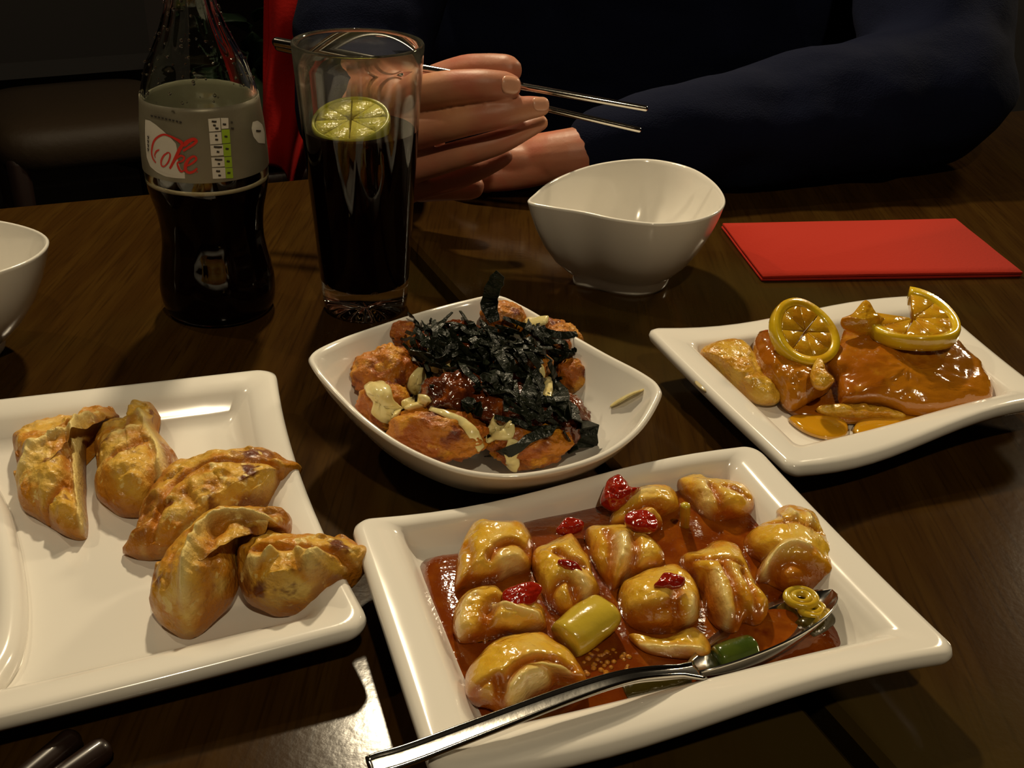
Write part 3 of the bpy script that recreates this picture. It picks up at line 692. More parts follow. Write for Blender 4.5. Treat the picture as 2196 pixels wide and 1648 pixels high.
def onion(name, label, p, q, r, m_, rin=None, flat=.8):
    P = [Vector(p).lerp(Vector(q), k / 8) for k in range(9)]
    V, F = tube(P, [r * .96, r, r * 1.02, r, r * .94], 22, flat, (0, 0, 1), (.97, .88))
    V = displace(V, r * .10, 90, 4.)
    o = mesh(name, V, F, m_)
    recenter_tree(o); return tag(o, label, 'vegetable')
onion('spring_onion_piece', 'thick pale yellow spring onion piece in the middle of the sauce', at(1222, 1366, .0185), at(1292, 1318, .0205), .0082, M_onionpale)
onion('spring_onion_piece', 'dark green spring onion piece touching the inside of the spoon', at(1545, 1408, .0160), at(1608, 1388, .0165), .0047, M_oniongreen)
onion('spring_onion_piece', 'olive green spring onion piece beyond the tip of the spoon', at(1728, 1352, .0125), at(1768, 1326, .0125), .0050, M_oniondark)
onion('spring_onion_piece', 'sauce covered green onion strip under the spoon neck', at(1340, 1482, .0125), at(1470, 1452, .0125), .0042, M_oniondark, flat=.5)
onion('spring_onion_stalk', 'yellow green onion stalk at the back corner of the prawn plate', at(1596, 1036, .0170), at(1656, 1082, .0165), .0032, M_onionpale)
onion('spring_onion_stalk', 'thin upright onion strip between the two back prawns', at(1468, 1128, .0165), at(1470, 1085, .0300), .0020, M_onionpale)
for px, py, r, z, lb in ((1718, 1283, .0052, .0185, 'pale onion ring under the right end prawn'), (1742, 1308, .0042, .0165, 'sauce dulled onion ring beside the spoon tip')):
    c = at(px, py, z); vf = []
    for s in (1, .55):
        vf.append(rings_mesh([[c + Vector(((r * s + .0014 * math.cos(q)) * math.cos(a), (r * s + .0014 * math.cos(q)) * .8 * math.sin(a), .0015 * math.sin(q) + .10 * r * s * math.sin(a))) for q in [2 * math.pi * j / 10 for j in range(10)]] for a in [2 * math.pi * k / 36 for k in range(37)]], False, False))
    tag(recenter(mesh('onion_ring', *join(*vf), M_onionpale)), lb, 'vegetable')
def chili(px, py, z, sx, sy, yaw, label, seed, tz=.35, tilt=0.):
    rng = random.Random(seed * 11 + 2); ol = []; a = math.radians(-yaw); nk = 7
    for k in range(nk):
        t = 2 * math.pi * (k + rng.uniform(-.25, .25)) / nk; r = rng.uniform(.72, 1.12)
        x, y = sx / 2 * r * math.cos(t), sy / 2 * r * math.sin(t); ol.append((px + x * math.cos(a) - y * math.sin(a), py + x * math.sin(a) + y * math.cos(a)))
    tag(recenter(mesh('chili_piece', *morsel(ol, z - .0012, z + .0022, (px, py), sy / 6000 * .5 * tz + .0006, (), .0009, 160, seed, 2.6, .0007, (0, -.4, .9), None, .5, 10), M_chili)), label, 'chili', 'red chili pieces')
tag(recenter(mesh('chili_piece', *morsel([(1288, 1082), (1296, 1045), (1306, 1028), (1326, 1019), (1344, 1034), (1352, 1046), (1374, 1050), (1350, 1078), (1322, 1100)], .020, .030, (1322, 1060), .0050, (), .0012, 140, 3., 2.0, .0008, (0, -.7, .7)), M_chili)), 'bright red chili piece standing at the back edge of the prawns', 'chili', 'red chili pieces')
chili(1374, 1120, .0275, 72, 44, -10, 'dark red chili piece lying on the back prawn', 2, .40)
chili(1120, 1276, .0250, 86, 50, 15, 'red chili flake between the two left prawns', 3, .25)
chili(1438, 1248, .0305, 72, 36, 5, 'red chili flake on top of the glossy middle prawn', 4, .25)
chili(1222, 1132, .0200, 66, 40, 10, 'dark chili bit at the back between two prawns', 5, .35)
chili(1218, 1215, .0270, 60, 24, -20, 'thin red chili shred on the prawn behind the onion piece', 6, .30)
# white foam flecks in sauce: small garlic bits, uncountable
random.seed(8); vf = []
for k in range(60):
    x, y = random.uniform(1250, 1350), random.uniform(1395, 1470)
    c = at(x, y, .0141); s = random.uniform(.0005, .0013); vf.append(([Vector(v) * s + c for v in ico(1)[0]], ico(1)[1]))
tag(mesh('garlic_bits', *join(*vf), M_saucethin), 'tiny pale garlic bits in the sauce beside the nearest prawn', 'garnish', kind='stuff')

# serving spoon
spoon = empty('serving_spoon', 'steel spoon lying across the front of the prawn plate', 'spoon')
hp = [at(790, 1646, .0290), at(880, 1620, .0290), at(1050, 1556, .0290), at(1220, 1492, .0290), at(1340, 1455, .0290), at(1430, 1444, .0262), at(1500, 1440, .0225)]
HP = catmull([tuple(p) for p in hp], 8); rings = []
L = len(HP)
for i, p in enumerate(HP):
    u = i / (L - 1); wd = float(np.interp(u, [0, .05, .35, .72, .9, 1], [.0034, .0041, .0036, .0025, .0026, .0048])); th = float(np.interp(u, [0, .4, .8, 1], [.0011, .0013, .0017, .0009]))
    t = Vector(HP[min(i + 1, L - 1)]) - Vector(HP[max(i - 1, 0)]); t.normalize(); b = Vector((0, 0, 1)).cross(t).normalized(); n_ = t.cross(b)
    prof = [(-1, 0), (-.92, .8), (-.75, 1.0), (-.62, .35), (-.45, .2), (0, .45), (.45, .2), (.62, .35), (.75, 1.0), (.92, .8), (1, 0), (.8, -.7), (.3, -1), (-.3, -1), (-.8, -.7)]
    rings.append([Vector(p) + b * (x * wd) + n_ * (y * th) for x, y in prof])
mesh('handle', *rings_mesh(rings), M_steel, spoon)
# bowl of the spoon: elongated cup along the line to its tip
pA, pB = at(1474, 1440, .0215), at(1784, 1264, .0200)
ax = (pB - pA); LB_ = ax.length; ax.normalize(); sd = Vector((0, 0, 1)).cross(ax).normalized(); nn = ax.cross(sd); tl = math.radians(-24); sd, nn = sd * math.cos(tl) + nn * math.sin(tl), nn * math.cos(tl) - sd * math.sin(tl)
def cup(off):
    V = []; N, K = 26, 15
    for i in range(N + 1):
        u = i / N; wv = .0150 * (math.sin(math.pi * min(1, max(0, u))) ** .55) * (.72 + .42 * u - .10 * u * u); 
        dep = .0085 * (math.sin(math.pi * u) ** .7)
        row = []
        for k in range(K):
            s = -1 + 2 * k / (K - 1)
            row.append(pA + ax * (LB_ * u) + sd * (wv * s) + nn * (-dep * (1 - s * s) - off))
        V.append(row)
    return V, N, K
Va, N, K = cup(0); Vb, _, _ = cup(.0010)
V = [p for r in Va for p in r] + [p for r in Vb for p in r]; F = []; o_ = (N + 1) * K
for i in range(N):
    for k in range(K - 1):
        a = i * K + k; F.append((a, a + 1, a + K + 1, a + K)); F.append((o_ + a, o_ + a + K, o_ + a + K + 1, o_ + a + 1))
for i in range(N):
    a = i * K; F.append((a, a + K, o_ + a + K, o_ + a)); a = i * K + K - 1; F.append((a, o_ + a, o_ + a + K, a + K))
mesh('spoon_bowl', V, F, M_steel, spoon)

# ------------------------------------------------------------------ lemon chicken
PZ = .0088
def outl(pts, z): return [at(x, y, z) for x, y in pts]
lemon_food = []
def cutlet(name, label, pts, z0, h, m_, amp=.0016, seed=0., power=2.6, tilt=None, cat='chicken'):
    o = mesh(name, *pillow(outl(pts, z0 + h * .35), z0, h, 12, power, amp, 110, seed, .0, 6, tilt), m_)
    lemon_food.append(o); return tag(o, label, cat)
LN = (0, -.45, .89)
def lemon_piece(name, m_, label, ol, zl, zh, cen, h, crs=(), amp=.0013, seed=0., power=2.4, cat='chicken', scale=110, blister=0.):
    lemon_food.append(morsel_obj(name, m_, label, cat, None, ol, zl, zh, cen, h, crs, amp, scale, seed, power, .0010, LN, .0088, .9, 22, blister))
lemon_piece('chicken_slice', M_crust, 'golden crusted chicken slice at the left end of the lemon plate', [(1500, 760), (1513, 747), (1542, 737), (1575, 734), (1604, 747), (1620, 776), (1636, 809), (1663, 842), (1672, 861), (1653, 868), (1627, 864), (1604, 851), (1571, 822), (1539, 793), (1513, 773)], .0105, .0210, (1585, 795), .0070, [([(1560, 745), (1600, 790), (1640, 845)], 10, -.0008)], .0014, 1., 2.6, blister=.004)
lemon_piece('chicken_slice', M_crust, 'crusty chicken edge peeping out under the big cutlet', [(1751, 877), (1806, 871), (1871, 874), (1936, 891), (1930, 900), (1871, 898), (1819, 898), (1773, 892)], .0095, .0130, (1840, 886), .0030, (), .0014, 6.)
lemon_piece('chicken_slice', M_cutlet, 'sauced chicken slice under the standing lemon slice', [(1614, 747), (1623, 721), (1643, 714), (1663, 718), (1689, 757), (1728, 783), (1773, 816), (1788, 822), (1773, 842), (1728, 868), (1702, 881), (1682, 871), (1669, 848), (1643, 822), (1623, 790)], .0110, .0260, (1692, 805), .0095, [([(1690, 865), (1720, 850), (1770, 835)], 8, .0012)], .0013, 2., 2.4)
lemon_piece('chicken_cutlet', M_cutlet, 'large chicken cutlet smothered in amber lemon sauce', [(1767, 776), (1793, 744), (1809, 710), (1839, 706), (1865, 721), (1920, 734), (2002, 731), (2047, 737), (2067, 757), (2096, 783), (2116, 816), (2124, 842), (2119, 868), (2090, 876), (2060, 882), (2002, 891), (1946, 887), (1914, 876), (1871, 866), (1806, 868), (1796, 842), (1793, 816), (1773, 796)], .0120, .0290, (1945, 800), .0090, [([(1800, 790), (1840, 830), (1845, 860)], 12, .0012), ([(1880, 770), (1920, 780)], 14, -.0010)], .0013, 3., 3.2)
lemon_piece('crust_flake', M_crust, 'jagged flake of crust standing between slice and large cutlet', [(1738, 809), (1741, 789), (1754, 770), (1764, 780), (1770, 803), (1788, 819), (1767, 835), (1747, 829)], .0260, .0310, (1757, 806), .0030, (), .0014, 4., 1.8, 'crust')
lemon_piece('chicken_slice', M_crust, 'pale sauced chicken slice at the right end of the lemon plate', [(2116, 812), (2135, 796), (2158, 791), (2178, 809), (2196, 829), (2215, 850), (2196, 861), (2132, 865), (2124, 845)], .0105, .0190, (2158, 830), .0060, (), .0009, 5.)
lp_ = [(1640, 800), (1700, 770), (1800, 770), (1950, 790), (2080, 800), (2112, 868), (2040, 888), (1940, 902), (1820, 902), (1735, 890), (1690, 876)]
tag(mesh('lemon_sauce', *pillow(outl(lp_, .0105), PZ - .0002, .0034, 10, 2.6, .0006, 80, 2., 0, 5), M_cutlet), 'amber lemon sauce spread under the lemon chicken', 'sauce', kind='stuff')
for pts, lb in (([(1690, 893), (1730, 888), (1800, 893), (1822, 912), (1812, 934), (1770, 938), (1722, 922)], 'puddle of lemon sauce nearest the front left corner of the lemon plate'),
                ([(1828, 918), (1850, 896), (1930, 890), (1990, 894), (1960, 912), (1890, 928), (1846, 932)], 'puddle of lemon sauce in front of the big cutlet')):
    tag(mesh('sauce_puddle', *pillow(outl(pts, PZ + .001), PZ - .0002, .0026, 8, 2.4, 0, 1, 0, 0, 5), M_lemonsauce), lb, 'sauce', 'lemon sauce puddles')
tag(mesh('sauce_smear', *pillow(outl([(1490, 808), (1512, 800), (1530, 815), (1545, 828), (1520, 832), (1500, 822)], .0245), .0218, .0012, 6), M_oil), 'small smear of lemon sauce on the plate rim', 'sauce')
c = at(1722, 716, .0360)
citrus('lemon_slice', 'lemon slice leaning upright on the left part of the lemon chicken', c, (.30, -.52, .80), (-.6, .2, .6), .0185, .0066, M_lemonrind, M_lemonflesh, nseg=8, bend=.10, rim=.24)
c = at(1956, 694, .0395)
citrus('lemon_slice', 'twisted lemon slice lying on the big lemon chicken cutlet', c, (-.06, -.16, 1), (0, 1, .15), .0228, .0085, M_lemonrind, M_lemonflesh, a0=math.radians(72), a1=math.radians(352), nseg=7, bend=.16, rim=.20)
lemon_piece('lemon_flesh_scrap', M_lemonflesh, 'torn scrap of lemon flesh between the two lemon slices', [(1803, 687), (1826, 676), (1848, 651), (1861, 650), (1878, 676), (1897, 688), (1894, 708), (1865, 721), (1832, 715), (1809, 703)], .0340, .0480, (1852, 692), .0035, (), .0010, 7., 1.8, 'fruit')

# ------------------------------------------------------------------ fried chicken dish
tree_src = []
def bvh_add(vf): tree_src.append(vf)
def fried(label, px, py, z, rx, ry, rz, yaw, seed, dark=False, tilt=0., amp=.23):
    c = at(px, py, z); k = pxm(c)
    rx, ry, rz = rx * 1.10, ry * 1.10, rz * 1.10; vf = lump(c, (rx / k, ry / k, rz / k), 0, amp, 75, seed, tilt, math.radians(yaw))
    o = mesh('fried_chicken_piece', *vf, M_frydark if dark else M_fry); bvh_add(vf)
    return tag(recenter(o), label, 'chicken', 'fried chicken pieces')
fried('bright orange fried chicken piece at the left of the square dish', 828, 806, .0280, 70, 62, 60, 20, 1)
fried('small fried chicken tip behind the left chicken piece', 866, 724, .0330, 34, 30, 28, 0, 2)
fried('long fried chicken piece at the front left of the square dish', 936, 932, .0250, 96, 56, 54, -16, 3)
fried('fried chicken piece at the front right beneath a mayonnaise stripe', 1135, 955, .0205, 82, 50, 46, 12, 4)
fried('dark soy glazed chicken piece in the middle of the dish', 968, 852, .0340, 62, 55, 52, 40, 5, True)
fried('sauce soaked chicken piece in the centre under the seaweed', 1090, 880, .0290, 95, 70, 60, 0, 6, True)
fried('orange chicken piece showing through the seaweed right of centre', 1115, 795, .0385, 58, 50, 46, 30, 7)
fried('fried chicken piece at the back right under a mayonnaise dab', 1186, 736, .0330, 48, 58, 52, -30, 8)
fried('small fried chicken knob at the right of the heap', 1228, 808, .0260, 32, 30, 34, 0, 9)
fried('soy glazed chicken piece low at the right of the dish', 1208, 905, .0230, 52, 60, 50, 30, 10, True)
fried('fried chicken piece at the top of the heap by the upright seaweed', 1082, 690, .0380, 44, 40, 36, 10, 11)
fried('soy glazed chicken piece beneath the seaweed mat', 980, 752, .0380, 82, 62, 56, 0, 12, True)
fried('low chicken crumb at the front left edge beneath mayonnaise', 826, 872, .0250, 54, 50, 52, -30, 13)
# the dish floor joins the surface that toppings rest on
dq = catmull(dish_rim, 3, True); rows = [(.945, .93), (.86, .66), (.76, .45), (.62, .29), (.45, .21), (.05, .18)]
bvh_add(rings_mesh([[(DC[0] + (q[0] - DC[0]) * s, DC[1] + (q[1] - DC[1]) * s, q[2] * hf) for q in dq] for s, hf in rows], False, True))
def make_bvh():
    V, F = join(*tree_src); return BVHTree.FromPolygons([Vector(v) for v in V], F)
BV = make_bvh()
def hit(px, py, lift=0.):
    d = ray(px, py); l, n_, i, ds = BV.ray_cast(EYE, d)
    if l is None: return at(px, py, .03), Vector((0, 0, 1))
    if n_.dot(d) > 0: n_ = -n_
    return l + n_ * lift, n_
# mayonnaise: flattened strings that lie on the chicken
def mayo(label, pts, wd):
    P = [hit(x, y, .0010)[0] for x, y in pts]; C_ = catmull([tuple(p) for p in P], 5)
    k = pxm(C_[0]); V, F = tube(C_, [w_ * 1.15 / k / 2 for w_ in wd], 14, .42, (0, -.55, .83))
    V = displace(V, .0007, 220, 2.)
    tag(recenter(mesh('mayonnaise_dab', V, F, M_mayo)), label, 'sauce', 'mayonnaise on the fried chicken')
mayo('long mayonnaise line curving over the front chicken piece', [(925, 876), (958, 890), (992, 908), (1015, 932), (1028, 965)], [10, 14, 18, 22, 18])
mayo('mayonnaise stripe running down to the front rim', [(1103, 950), (1100, 970), (1098, 990), (1098, 1000)], [26, 28, 28, 26])
mayo('mayonnaise dab at the back right of the heap', [(1130, 688), (1150, 694), (1172, 692)], [22, 28, 22])
mayo('pair of pale mayonnaise stripes, the outer one', [(930, 745), (934, 770), (936, 795)], [20, 24, 14])
mayo('pair of pale mayonnaise stripes, the inner one', [(962, 750), (958, 772), (960, 796)], [14, 18, 12])
mayo('narrow mayonnaise streak among the right hand seaweed', [(1172, 808), (1174, 835), (1170, 862)], [12, 20, 20])
mayo('short mayonnaise streak beside the orange middle chicken', [(1152, 782), (1158, 800), (1148, 820)], [10, 16, 12])
p, n_ = hit(1350, 855, .0008)
q = [hit(x, y, .0006)[0] for x, y in ((1312, 872), (1335, 858), (1358, 846), (1380, 838))]
tag(recenter(mesh('mayonnaise_smear', *tube(catmull([tuple(v) for v in q], 5), [.0012, .0024, .0024, .0014], 10, .3, (0, -.2, 1)), M_mayo)), 'faint smear of mayonnaise on the bare right side of the dish', 'sauce')

def drape(outline, th, rings=7, sub=5, lift=.0003, center=None):
    Q = catmull(outline, sub, True); c = np.array(center) if center else Q.mean(0); R = []
    for s_, t_, back in [(.25, 0, 1), (.7, 0, 1), (.97, 0, 1), (1.0, .35, 0), (.97, .7, 0), (.88, .92, 0), (.7, 1.0, 0), (.45, 1.05, 0), (.2, 1.05, 0), (.05, 1.05, 0)]:
        ring = []
        for q in Q:
            p = c + (q - c) * s_; l, n_ = hit(p[0], p[1]); ring.append(l + n_ * (lift + th * t_ - (.0006 if back else 0)))
        R.append(ring)
    for _ in range(5):      # relax so that the sauce bridges small pits
        for r_ in R:
            r0 = list(r_); n = len(r_)
            for i in range(n): r_[i] = r0[i] * .5 + (r0[i - 1] + r0[(i + 1) % n]) * .25
    return rings_mesh(R)
def mayo_blob(label, ol, th):
    V, F = drape(ol, th); V = displace(V, .0005, 200, 2.); tag(recenter(mesh('mayonnaise_dab', V, F, M_mayo)), label, 'sauce', 'mayonnaise on the fried chicken')
mayo_blob('widest mayonnaise blob at the far left of the heap', [(781, 830), (796, 820), (819, 820), (833, 834), (841, 858), (855, 870), (864, 877), (859, 891), (838, 901), (829, 906), (817, 898), (800, 887), (803, 868), (793, 849)], .0024)
mayo_blob('short mayonnaise hook above the left mayonnaise blob', [(871, 823), (878, 806), (890, 792), (907, 794), (912, 811), (899, 818), (896, 839), (888, 845), (876, 838)], .0022)
mayo_blob('mayonnaise blob at the head of the long front chicken piece', [(857, 866), (867, 854), (893, 853), (902, 848), (914, 845), (928, 858), (923, 868), (912, 873), (893, 878), (876, 884), (864, 877)], .0024)
mayo_blob('forked mayonnaise dab left of the front right chicken piece', [(1039, 948), (1044, 917), (1056, 896), (1065, 894), (1066, 912), (1080, 912), (1087, 905), (1101, 903), (1103, 944), (1068, 943), (1051, 952)], .0022)
# shredded seaweed: every strip its own object
M_noris = M_nori
def strip(pts, wd, label, group, lift=.0018, curl=0., seed=0, world=None):
    if world is None:
        P = []; N_ = []
        for x, y in pts:
            l, n_ = hit(x, y, lift); P.append(tuple(l)); N_.append(n_)
    else:
        P = [tuple(p) for p in world]; N_ = [Vector((0, -.6, .8))] * len(P)
    C_ = catmull(P, 4); NN = [N_[min(int(i / 4 + .5), len(N_) - 1)] for i in range(len(C_))]
    k = pxm(C_[0]); V = []; F = []; L_ = len(C_); th = .00025
    for i in range(L_):
        t = Vector(C_[min(i + 1, L_ - 1)]) - Vector(C_[max(i - 1, 0)]); t.normalize()
        n_ = (NN[i] - t * NN[i].dot(t)); n_ = n_.normalized() if n_.length > 1e-6 else Vector((0, 0, 1)); b = t.cross(n_)
        tw = curl * math.sin(i * 1.1 + seed) + .3 * fbm(C_[i], 160, 2, seed); b2 = b * math.cos(tw) + n_ * math.sin(tw); n2 = t.cross(b2)
        wv = wd / k / 2 * (1 - .35 * abs(2 * i / (L_ - 1) - 1) ** 3) * (1 + .25 * fbm(C_[i], 300, 2, seed))
        c = Vector(C_[i]) + n_ * (.0006 * math.sin(i * .9 + seed * 2))
        for u, v in ((-1, -th), (1, -th), (1, th), (-1, th)): V.append(c + b2 * (u * wv) + n2 * v + n_ * (.0012 * abs(u) * math.sin(seed * 3 + i * .4)))
    R = [V[4 * i:4 * i + 4] for i in range(L_)]
    o = mesh('seaweed_strip', *rings_mesh(R), M_nori, smooth=False)
    return tag(recenter(o), label, 'seaweed', group)
GRP = 'shredded seaweed on the fried chicken'
base = at(1060, 690, .052)
strip(None, 36, 'tall seaweed strip standing upright at the back of the heap', GRP, curl=.2, seed=1, world=[base, base + Vector((-.0025, .002, .008)), base + Vector((-.001, .002, .016)), base + Vector((.0025, .003, .0225))])
strip([(1045, 985), (1100, 958), (1160, 935), (1205, 918)], 24, 'dark seaweed strip crossing the front right chicken piece', GRP, .0022, .1, 2)
strip([(1205, 880), (1232, 905), (1252, 930), (1240, 962)], 60, 'broad seaweed sheet folded down at the right front', GRP, .004, .2, 3)
strip([(1210, 940), (1225, 965), (1238, 985)], 34, 'seaweed flake hanging lowest at the right of the dish', GRP, .003, .2, 4)
strip([(1148, 800), (1142, 830), (1136, 862), (1128, 885)], 46, 'broad seaweed strip hanging over the middle right', GRP, .0036, .15, 5)
strip([(1190, 800), (1200, 835), (1208, 870), (1204, 895)], 40, 'broad seaweed strip hanging outermost on the right', GRP, .0036, .15, 6)
strip([(870, 690), (895, 702), (918, 716)], 14, 'thin seaweed strip poking out at the back left', GRP, .003, .2, 7)
strip([(835, 724), (868, 727), (905, 726)], 6, 'hair thin seaweed thread across the small left chicken tip', GRP, .002, 0, 8)
strip([(1195, 742), (1215, 748), (1242, 748)], 9, 'upper of two seaweed threads sticking out at the right', GRP, .004, 0, 9)
strip([(1195, 752), (1218, 758), (1242, 762)], 8, 'lower of two seaweed threads sticking out at the right', GRP, .004, 0, 10)
strip([(985, 880), (1000, 868), (1020, 868), (1035, 885)], 30, 'small glinting seaweed curl above the long mayonnaise line', GRP, .003, .4, 11)
random.seed(21)
regions = [((925, 715), (1010, 700), 24, 'among the back left of the heap'), ((1040, 735), (1150, 755), 30, 'over the middle of the heap'), ((900, 765), (1000, 750), 22, 'on the left flank of the heap'),
           ((1085, 695), (1190, 720), 18, 'among the back right of the heap'), ((1135, 800), (1215, 850), 16, 'hanging down the right flank'), ((1015, 800), (1070, 830), 14, 'hanging in the centre above the dark chicken'),
           ((885, 750), (880, 795), 9, 'beside the bright left chicken piece'), ((1080, 870), (1180, 885), 13, 'low at the front right of the heap'), ((1000, 735), (1100, 775), 24, 'in the thick of the heap')]
cnt = 0
for (x0, y0), (x1, y1), n, where in regions:
    for k in range(n):
        t = random.random(); x = x0 + (x1 - x0) * t + random.gauss(0, 16); y = y0 + (y1 - y0) * t + random.gauss(0, 17)
        a = math.radians(random.gauss(48, 24)); ln = random.uniform(55, 125); dx, dy = math.cos(a) * ln / 2, math.sin(a) * ln / 2 * .8
        lift = random.uniform(.0012, .0055)
        pts = [(x - dx, y - dy), (x - dx * .3 + random.gauss(0, 4), y - dy * .3), (x + dx * .3, y + dy * .3 + random.gauss(0, 4)), (x + dx, y + dy)]
        if min(p_[1] for p_ in pts) < 684 or max(p_[0] for p_ in pts) > 1240 or min(p_[0] for p_ in pts) < 862: continue
        strip(pts, random.uniform(8, 18), 'thin dark seaweed shred ' + where, GRP, lift, .15, k + cnt)
        cnt += 1

# ------------------------------------------------------------------ fried dumplings
DU = [
 ('fried dumpling at the far left with a dark curled flap at its back', [(32, 961), (36, 938), (58, 924), (93, 912), (132, 898), (176, 900), (198, 877), (214, 871), (233, 874), (250, 885), (261, 897), (254, 906), (233, 913), (210, 928), (186, 949), (183, 996), (186, 1041), (184, 1064), (187, 1093), (190, 1128), (181, 1157), (144, 1153), (117, 1136), (82, 1114), (50, 1095), (41, 1064), (39, 1035), (42, 1008), (36, 988)],
   .0075, .0120, (112, 1015), .0170, [([(50, 1010), (70, 990), (110, 968), (152, 950)], 12, -.0026), ([(196, 900), (170, 935), (166, 990), (170, 1050), (180, 1125)], 9, -.0040), ([(92, 1088), (120, 1070), (138, 1052)], 7, .0030), ([(150, 930), (146, 1000), (150, 1060)], 8, .0014)]),
 ('fried dumpling second from the left with a curled ear at the back', [(281, 884), (283, 874), (291, 864), (307, 862), (326, 870), (338, 883), (345, 899), (336, 924), (359, 953), (379, 980), (386, 1000), (380, 1035), (360, 1075), (330, 1105), (291, 1112), (258, 1107), (233, 1091), (210, 1070), (204, 1044), (212, 1015), (208, 986), (205, 957), (214, 936), (237, 918), (258, 905), (280, 897)],
   .0075, .0130, (285, 1015), .0180, [([(248, 1000), (285, 980), (312, 958)], 7, .0026), ([(300, 890), (325, 935), (345, 990), (340, 1050)], 10, -.0030), ([(322, 1060), (335, 1035), (342, 1020)], 7, .0030), ([(250, 950), (290, 940)], 12, -.0012)]),
 ('wide half moon fried dumpling in the middle of the plate', [(262, 1182), (286, 1162), (297, 1135), (300, 1108), (330, 1052), (356, 1016), (384, 997), (423, 987), (462, 976), (512, 973), (557, 968), (585, 973), (613, 993), (635, 997), (649, 1010), (630, 1029), (599, 1066), (568, 1095), (501, 1140), (440, 1165), (376, 1193), (345, 1202), (306, 1201), (278, 1194)],
   .0075, .0190, (490, 1070), .0170, [([(330, 1120), (370, 1045), (430, 1008), (500, 998), (570, 995), (615, 1015)], 9, .0026), ([(300, 1180), (330, 1130), (345, 1090)], 8, .0020), ([(270, 1185), (300, 1155)], 8, -.0010), ([(400, 1075), (420, 1110)], 9, .0012)]),
 ('fried dumpling standing on its belly near the front of the plate', [(346, 1222), (331, 1247), (324, 1275), (324, 1306), (342, 1336), (370, 1359), (401, 1371), (432, 1360), (473, 1318), (501, 1284), (514, 1247), (510, 1205), (524, 1168), (551, 1152), (585, 1147), (621, 1144), (627, 1119), (616, 1103), (585, 1099), (515, 1095), (473, 1101), (440, 1115), (406, 1149), (373, 1185)],
   .0075, .0240, (432, 1232), .0200, [([(615, 1114), (560, 1112), (505, 1112), (455, 1135), (422, 1190), (406, 1250), (398, 1290)], 11, -.0048), ([(372, 1200), (360, 1260)], 9, .0012), ([(470, 1150), (452, 1220), (440, 1290)], 12, .0018), ([(415, 1330), (440, 1300), (455, 1310)], 8, -.0018), ([(570, 1130), (550, 1145)], 7, .0016)]),
 ('fried dumpling nearest the right edge with a pale blister', [(512, 1190), (532, 1176), (540, 1164), (560, 1149), (593, 1146), (641, 1156), (685, 1157), (724, 1159), (761, 1167), (786, 1181), (801, 1194), (791, 1219), (769, 1247), (724, 1283), (685, 1312), (641, 1320), (599, 1320), (565, 1311), (532, 1292), (515, 1261), (510, 1219)],
   .0100, .0230, (612, 1245), .0170, [([(548, 1182), (600, 1196), (660, 1192), (730, 1192), (780, 1196)], 9, .0022), ([(662, 1236), (682, 1214)], 15, -.0042), ([(640, 1206), (645, 1212)], 9, -.0030), ([(575, 1222), (585, 1214)], 10, -.0030), ([(700, 1240), (690, 1270), (672, 1295)], 8, .0024), ([(530, 1200), (550, 1225)], 10, -.0026)]),
]
for k, (lb, ol, zl, zh, cen, hh, crs) in enumerate(DU):
    morsel_obj('fried_dumpling', M_gyoza, lb, 'dumpling', 'fried dumplings', ol, zl, zh, cen, hh, [(p_, w_, d_ * 1.25) for p_, w_, d_ in crs], .0021, 75, k * 1.7 + 1, 1.75, .0006, (0, -.38, .92), .0070, .5, 46, .0060, .0008, 210)
for pts, lb in (([(497, 838), (512, 834), (528, 842), (524, 858), (506, 860)], 'pale oil drop at the back right corner of the dumpling plate'), ([(515, 868), (524, 866), (527, 882), (519, 890)], 'narrow oil drop in front of the back corner drop')):
    zz = .0115
    tag(mesh('oil_drop', *pillow(outl(pts, zz), zz - .0012, .0016, 6), M_oil), lb, 'sauce', 'oil drops on the dumpling plate')

# ------------------------------------------------------------------ person
def voxel(V, F, size, smooth_it=3):
    me = bpy.data.meshes.new('tmp'); me.from_pydata([tuple(v) for v in V], [], F)
    o = bpy.data.objects.new('tmp', me); COL.objects.link(o)
    r = o.modifiers.new('r', 'REMESH'); r.mode = 'VOXEL'; r.voxel_size = size
    if smooth_it:
        s = o.modifiers.new('s', 'SMOOTH'); s.factor = .5; s.iterations = smooth_it
    dg = bpy.context.evaluated_depsgraph_get(); ev = o.evaluated_get(dg); me2 = bpy.data.meshes.new_from_object(ev)
    bpy.data.objects.remove(o); bpy.data.meshes.remove(me)
    return me2
def limb(pts, rad, n=20, sub=5):
    C_ = catmull([tuple(p) for p in pts], sub); return tube(C_, rad, n)
def fp(px, py, y): return aty(px, py, y)
def pr_(px_r, y): return px_r / 3560.0
parts = []
# right hand: four fingers stacked, holding the chopsticks; fingertips towards +x
IDX = [(862, 222, .672), (905, 200, .660), (960, 188, .651), (1030, 182, .648), (1082, 184, .651), (1097, 185, .653)]
MID = [(858, 292, .672), (900, 282, .660), (985, 260, .651), (1070, 244, .650), (1130, 232, .655), (1162, 229, .658)]
RNG = [(860, 368, .678), (900, 358, .667), (990, 330, .658), (1070, 305, .659), (1130, 277, .664), (1162, 262, .668)]
PNK = [(866, 415, .690), (905, 402, .682), (965, 388, .675), (1030, 362, .674), (1072, 342, .678), (1086, 334, .680)]
for P, r in ((IDX, [.0102, .0106, .0100, .0091, .0083, .0070]), (MID, [.0108, .0106, .0100, .0088, .0072, .0058]), (RNG, [.0096, .0092, .0086, .0076, .0060, .0048]), (PNK, [.0080, .0078, .0074, .0068, .0058, .0050])):
    parts.append(limb([fp(*q) for q in P], r))
parts.append(limb([fp(900, 395, .700), fp(960, 398, .696), fp(1012, 402, .694), fp(1020, 404, .694)], [.012, .0100, .0082, .0070]))
